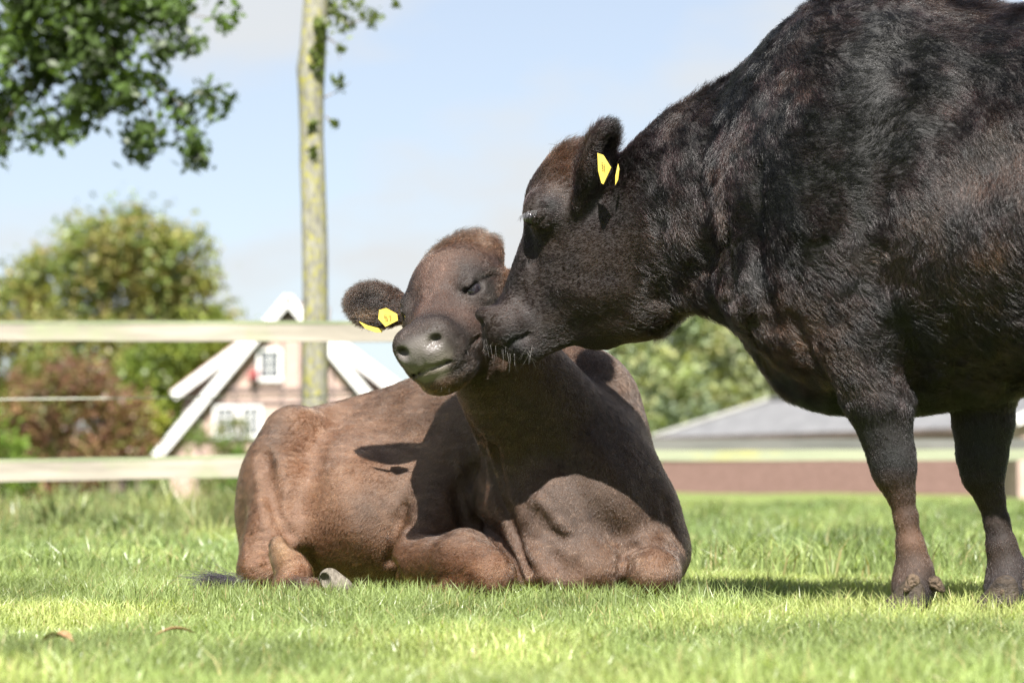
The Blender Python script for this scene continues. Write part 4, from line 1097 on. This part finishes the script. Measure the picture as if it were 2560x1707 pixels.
wp = [at(x, y, FD_ + .06) for x, y in ((-560, 1001), (0, 998), (300, 995), (700, 991), (1140, 988))]
WIRE = noise_mat('wire', (.30, .32, .26), (.42, .42, .38), 8, .6)
tubes('wire', [(wp, [.0035] * 5)], fr, WIRE, 6)
# second fence farther off to the right
f2 = empty('fence', (1.2, 23, 0)); tag(f2, 'far rail fence in front of the barn, two low rails with yellow lichen', 'fence')
R2 = lichen_mat('grey_rail', (.075, .077, .07), (.12, .12, .11), (.17, .16, .055), 1.2, .36, (.5, 1, 3))
R3 = lichen_mat('green_rail', (.16, .18, .12), (.21, .225, .155), (.25, .24, .09), 1.2, .40, (.5, 1, 3))
beam('rail', at(1150, 1139, 22.6), at(2760, 1136, 22.6), px(27, 22.6), .05, f2, R3, wob=.0015)
beam('rail', at(1150, 1112, 23.4), at(2760, 1109, 23.4), px(27, 23.4), .05, f2, R2, wob=.0015)
for x in (1180, 1420, 2240, 2490, 2740):
    p = at(x, 1197, 23.0); tubes('post', [([(p[0], p[1], -.3), (p[0], p[1], .3), (p[0], p[1], .70)], [.06, .06, .055])], f2, R2, 12)

# ------------------------------------------------------------------ farmhouse
BRK = noise_mat('pink_brick', (.27, .195, .165), (.36, .27, .235), 3, .9, .4, 14, (1, 1, 3), (.32, .235, .20))
WHT = noise_mat('white_paint', (.50, .50, .49), (.60, .60, .59), 3, .5)
TIM = noise_mat('dark_timber', (.07, .055, .05), (.13, .10, .095), 4, .8)
GREY = noise_mat('grey_boarding', (.13, .12, .12), (.18, .17, .165), 4, .8)
TILE = noise_mat('roof_tile', (.20, .085, .055), (.28, .13, .09), 5, .85, .5, 10)
GLS = mat('window_glass')[0]; q_ = GLS.node_tree.nodes['Principled BSDF']; q_.inputs['Base Color'].default_value = (.03, .04, .05, 1); q_.inputs['Roughness'].default_value = .08
HY = 90.; K_ = HY / F_PX
def hx(x): return (x - 1280) * K_
def hz(y): return CAM_H + (1197 - y) * K_
hs = empty('farmhouse', (hx(721), HY, -.9)); tag(hs, 'pink brick farmhouse with white bargeboards on its steep gable, behind the trunk', 'house')
AX_, AZ_ = hx(721), hz(745); EX, EZ = 5.0, hz(1150)
poly('wall', [(AX_ - 4.35, -1.2), (AX_ + 4.35, -1.2), (AX_ + 4.35, EZ + .62), (AX_, AZ_ - .18), (AX_ - 4.35, EZ + .62)], HY, HY + 14, hs, BRK)
for s_ in (-1, 1):
    e = np.array((AX_ + s_ * EX, 0, EZ)); a = np.array((AX_, 0, AZ_ + .02)); nrm = norm(np.array((s_ * (AZ_ - EZ), 0, EX)))
    rf = beam('roof', (e + (a - e) * .5) + (0, HY - .35, 0) + nrm * .05, (e + (a - e) * .5) + (0, HY + 14.3, 0) + nrm * .05, np.linalg.norm(a - e), .14, hs, TILE, up=a - e)
    beam('bargeboard', e + (0, HY - .42, 0) - nrm * .04, a + (0, HY - .42, 0) - nrm * .04, .36, .08, hs, WHT, up=nrm)
    # side wing with a flatter roof
    w0 = np.array((AX_ + s_ * 1.4, 0, 5.62)); w1 = np.array((AX_ + s_ * 4.35, 0, 3.42)); n2 = norm(np.array((s_ * 2.2, 0, 2.95)))
    poly('wing_wall', [(w0[0], w0[2]), (w1[0] - s_ * .3, w1[2] + .1), (w1[0] - s_ * .3, w1[2] - .9), (w0[0], w0[2] - 2.2)][::s_], HY + .9, HY + 13.5, hs, GREY)
    beam('wing_roof', (w0 + w1) / 2 + (0, HY + .5, 0) + n2 * .16, (w0 + w1) / 2 + (0, HY + 13.8, 0) + n2 * .16, np.linalg.norm(w1 - w0) + .05, .12, hs, TILE, up=w0 - w1)
    beam('bargeboard', w1 + (0, HY + .42, 0), w0 + (0, HY + .42, 0), .34 if s_ < 0 else .52, .08, hs, WHT, up=n2)
box('chimney', (AX_ + .3, HY + 6, AZ_ - .6), (AX_ + 1.0, HY + 6.7, AZ_ + .1), hs, BRK)
poly('gable_peak', [(AX_ - 1.0, AZ_ - 1.5), (AX_ + 1.0, AZ_ - 1.5), (AX_, AZ_ - .28)], HY - .06, HY - .003, hs, TIM)
for y in (975, 1006, 1100):
    z = hz(y); hw_ = min(4.3, (AZ_ - z) / (AZ_ - EZ) * EX - .2); beam('beam', (AX_ - hw_, HY - .035, z), (AX_ + hw_, HY - .035, z), .13, .06, hs, TIM)
for x, y0, y1 in ((586, 905, 1060), (640, 840, 1010), (705, 800, 1250), (752, 800, 1250), (830, 880, 1250), (880, 940, 1250), (500, 1020, 1250)):
    beam('beam', (hx(x), HY - .037, hz(y1)), (hx(x), HY - .037, hz(y0)), .11, .068, hs, TIM, up=(1, 0, 0))
def window(x0, y0, x1, y1, nx, ny, parent=hs, Y=HY):
    X0, X1, Z1, Z0 = hx(x0), hx(x1), hz(y0), hz(y1); f = .11
    V = [];  fr_ = empty('window', ((X0 + X1) / 2, Y, Z0)); fr_.parent = parent; fr_.location = Vector(fr_.location) - Vector(parent.location)
    off = Vector(parent.location) + fr_.location
    def bx_(nm, lo, hi, m_):
        o = box(nm, lo, hi, None, m_); o.parent = fr_; o.location = -off; return o
    bx_('frame', (X0, Y - .10, Z0), (X0 + f, Y - .01, Z1), WHT); bx_('frame', (X1 - f, Y - .10, Z0), (X1, Y - .01, Z1), WHT)
    bx_('frame', (X0 + f, Y - .10, Z1 - f), (X1 - f, Y - .01, Z1), WHT); bx_('sill', (X0 - .05, Y - .16, Z0 - .09), (X1 + .05, Y - .01, Z0 + .06), WHT)
    iw, ih = (X1 - X0 - 2 * f) / nx, (Z1 - Z0 - f - .06) / ny
    for i in range(nx):
        for j in range(ny): bx_('pane', (X0 + f + i * iw + .02, Y - .06, Z0 + .06 + j * ih + .02), (X0 + f + (i + 1) * iw - .02, Y - .045, Z0 + .06 + (j + 1) * ih - .02), GLS)
    for i in range(1, nx): bx_('muntin', (X0 + f + i * iw - .022, Y - .085, Z0 + .06), (X0 + f + i * iw + .022, Y - .03, Z1 - f), WHT)
    for j in range(1, ny): bx_('muntin', (X0 + f, Y - .08, Z0 + .06 + j * ih - .02), (X1 - f, Y - .032, Z0 + .06 + j * ih + .02), WHT)
window(643, 871, 704, 948, 2, 3); window(534, 1013, 594, 1090, 3, 3); window(598, 1013, 656, 1090, 3, 3); window(560, 1195, 620, 1250, 2, 2)
fb = empty('flower_basket', (hx(635), HY - .25, hz(945))); tag(fb, 'small basket of red flowers hanging beside the upper farmhouse window', 'flower basket')
blob('basket', lambda b: (b.ell((hx(635), HY - .25, hz(950)), (.16, .14, .13), k=.01), b.cone((hx(635), HY - .25, hz(950)), (hx(635), HY - .25, hz(925)), .02, .02, k=.01)), fb, TIM, .03)
n = 220; fl_ = leaves('flowers', np.array((hx(635), HY - .3, hz(936))) + rng.normal(0, .11, (n, 3)), .07, np.array((.45, .03, .05)) * rng.uniform(.6, 1.3, (n, 1)), fb); fl_['kind'] = 'stuff'
tree('green climbing shrub growing in front of the farmhouse wall', gb(560, 88), LB(88, [(560, 1100, 45), (500, 1110, 40), (620, 1120, 40), (580, 1160, 55), (520, 1190, 45), (640, 1200, 50), (600, 1060, 22)]),
     4200, .12, .16, [(.10, .12, .03), (.13, .13, .045), (.08, .13, .03)], .07, 'shrub', 'shrub')
tree('small light green shrub at the foot of the farmhouse, beside the lying cow\'s rump', gb(600, 66), LB(66, [(590, 1170, 28), (610, 1210, 30), (560, 1230, 26), (600, 1130, 14)]),
     1500, .08, .09, [(.10, .17, .03), (.07, .12, .025)], .04, 'shrub', 'shrub')

# ------------------------------------------------------------------ barn
ROOFM = noise_mat('grey_sheet_roof', (.095, .096, .10), (.135, .136, .14), 2, .7, .3, 10, (1, 1, 1))
BB = noise_mat('barn_brick', (.19, .115, .10), (.245, .15, .135), 3, .9, .4, 14, (1, 1, 3))
e0_ = at(1634, 1197, 80.); e1_ = at(2600, 1197, 61.); ed = norm((e1_ - e0_) * (1, 1, 0)); en = np.array((-ed[1], ed[0], 0))
if en[1] < 0: en = -en
L1 = np.linalg.norm((e1_ - e0_)[:2]) + 4
EZ2, RZ = 1.68, 2.86
def bp_(a, b, z): p = e0_ + ed * a + en * b; return (p[0], p[1], z)
bn = empty('barn', bp_(L1 / 2, 2.5, 0)); tag(bn, 'long low barn with a grey hipped roof and pink brick walls', 'barn')
bv = [bp_(.1, .2, -.6), bp_(L1 - .4, .2, -.6), bp_(L1 - .4, 4.9, -.6), bp_(.1, 4.9, -.6), bp_(.1, .2, EZ2 - .02), bp_(L1 - .4, .2, EZ2 - .02), bp_(L1 - .4, 4.9, EZ2 - .02), bp_(.1, 4.9, EZ2 - .02)]
link('wall', mesh_np('wall', bv, [(0, 3, 2, 1), (4, 5, 6, 7), (0, 1, 5, 4), (1, 2, 6, 5), (2, 3, 7, 6), (3, 0, 4, 7)], False), bn, BB)
rv = [bp_(0, 0, EZ2), bp_(L1, 0, EZ2), bp_(L1, 5.3, EZ2), bp_(0, 5.3, EZ2), bp_(3.2, 2.65, RZ), bp_(L1 - 3.2, 2.65, RZ)]
rv += [(x, y, z - .12) for x, y, z in rv[:4]]
m = bpy.data.meshes.new('roof'); m.from_pydata(rv, [], [(0, 1, 5, 4), (1, 2, 5), (2, 3, 4, 5), (3, 0, 4), (0, 6, 7, 1), (1, 7, 8, 2), (2, 8, 9, 3), (3, 9, 6, 0), (6, 9, 8, 7)]); link('roof', m, bn, ROOFM)
for a, b in (((0, 0), (3.2, 2.65)),): beam('ridge_cap', np.array(bp_(*a, EZ2 + .05)), np.array(bp_(*b, RZ + .05)), .10, .28, bn, noise_mat('pale_cap', (.25, .25, .24), (.32, .32, .30), 3, .6))
beam('ridge_cap', np.array(bp_(3.2, 2.65, RZ + .05)), np.array(bp_(L1 - 3.2, 2.65, RZ + .05)), .10, .3, bn, ROOFM)
beam('fascia', np.array(bp_(0, -.03, EZ2 - .09)), np.array(bp_(L1, -.03, EZ2 - .09)), .16, .04, bn, TIM)
for a in (9.5, 13.): 
    A = np.array(bp_(a, .36, .0)); B_ = np.array(bp_(a + .9, .36, .0)); beam('window', A + (0, 0, 1.0), B_ + (0, 0, 1.0), .4, .06, bn, TIM)
sh = empty('shed', tuple(at(2620, 1197, 54))); tag(sh, 'pink brick outbuilding with a white bargeboard at the right edge, behind the barn end', 'shed')
c_ = at(2720, 1197, 54); a_z = CAM_H + (1197 - 985) * 54 / F_PX; e_z = CAM_H + (1197 - 1052) * 54 / F_PX; hwid = px(185, 54)
poly('wall', [(c_[0] - hwid + .1, -.5), (c_[0] + hwid - .1, -.5), (c_[0] + hwid - .1, e_z), (c_[0], a_z - .05), (c_[0] - hwid + .1, e_z)], 54, 58, sh, BRK)
for s_ in (-1, 1):
    e = np.array((c_[0] + s_ * hwid, 0, e_z)); a = np.array((c_[0], 0, a_z + .05)); nn_ = norm(np.array((s_ * (a_z - e_z), 0, hwid)))
    beam('roof', (e + a) / 2 + (0, 53.8, 0) + nn_ * .06, (e + a) / 2 + (0, 58.2, 0) + nn_ * .06, np.linalg.norm(a - e), .08, sh, ROOFM, up=a - e)
    beam('bargeboard', e + (0, 53.75, 0), a + (0, 53.75, 0), .22, .05, sh, WHT, up=nn_)

# ------------------------------------------------------------------ small things on the grass
DRY = noise_mat('dry_leaf', (.16, .085, .04), (.26, .15, .08), 40, .8)
def dry_leaf(label, x, y, L, W, ang):
    d = (CAM_H - .02) * F_PX / (y - 1197); c = at(x, y, d); c[2] = float(gz(c[0], c[1])) + .030
    V, F = [], []; n = 9
    for i in range(n):
        t = i / (n - 1); wd = W * math.sin(math.pi * (.06 + .90 * t)) ** .8; l = (t - .5) * L
        for s_ in (-1, 0, 1):
            q = np.array((l, s_ * wd, abs(s_) * wd * .5 + .010 * math.sin(t * 3)))
            V.append((c[0] + q[0] * math.cos(ang) - q[1] * math.sin(ang), c[1] + q[0] * math.sin(ang) + q[1] * math.cos(ang), c[2] + q[2]))
    for i in range(n - 1):
        for k in range(2): F.append((i * 3 + k, i * 3 + k + 1, i * 3 + k + 4, i * 3 + k + 3))
    m = mesh_np('fallen_leaf', V, F); o = link('fallen_leaf', m, None, DRY); tag(o, label, 'leaf', 'dry leaves lying on the grass')
dry_leaf('narrow dry brown leaf on the grass at the front left, the longer of the two', 440, 1598, .075, .010, .25)
dry_leaf('broad pale brown dry leaf at the front left edge of the lawn', 145, 1618, .060, .020, -.3)
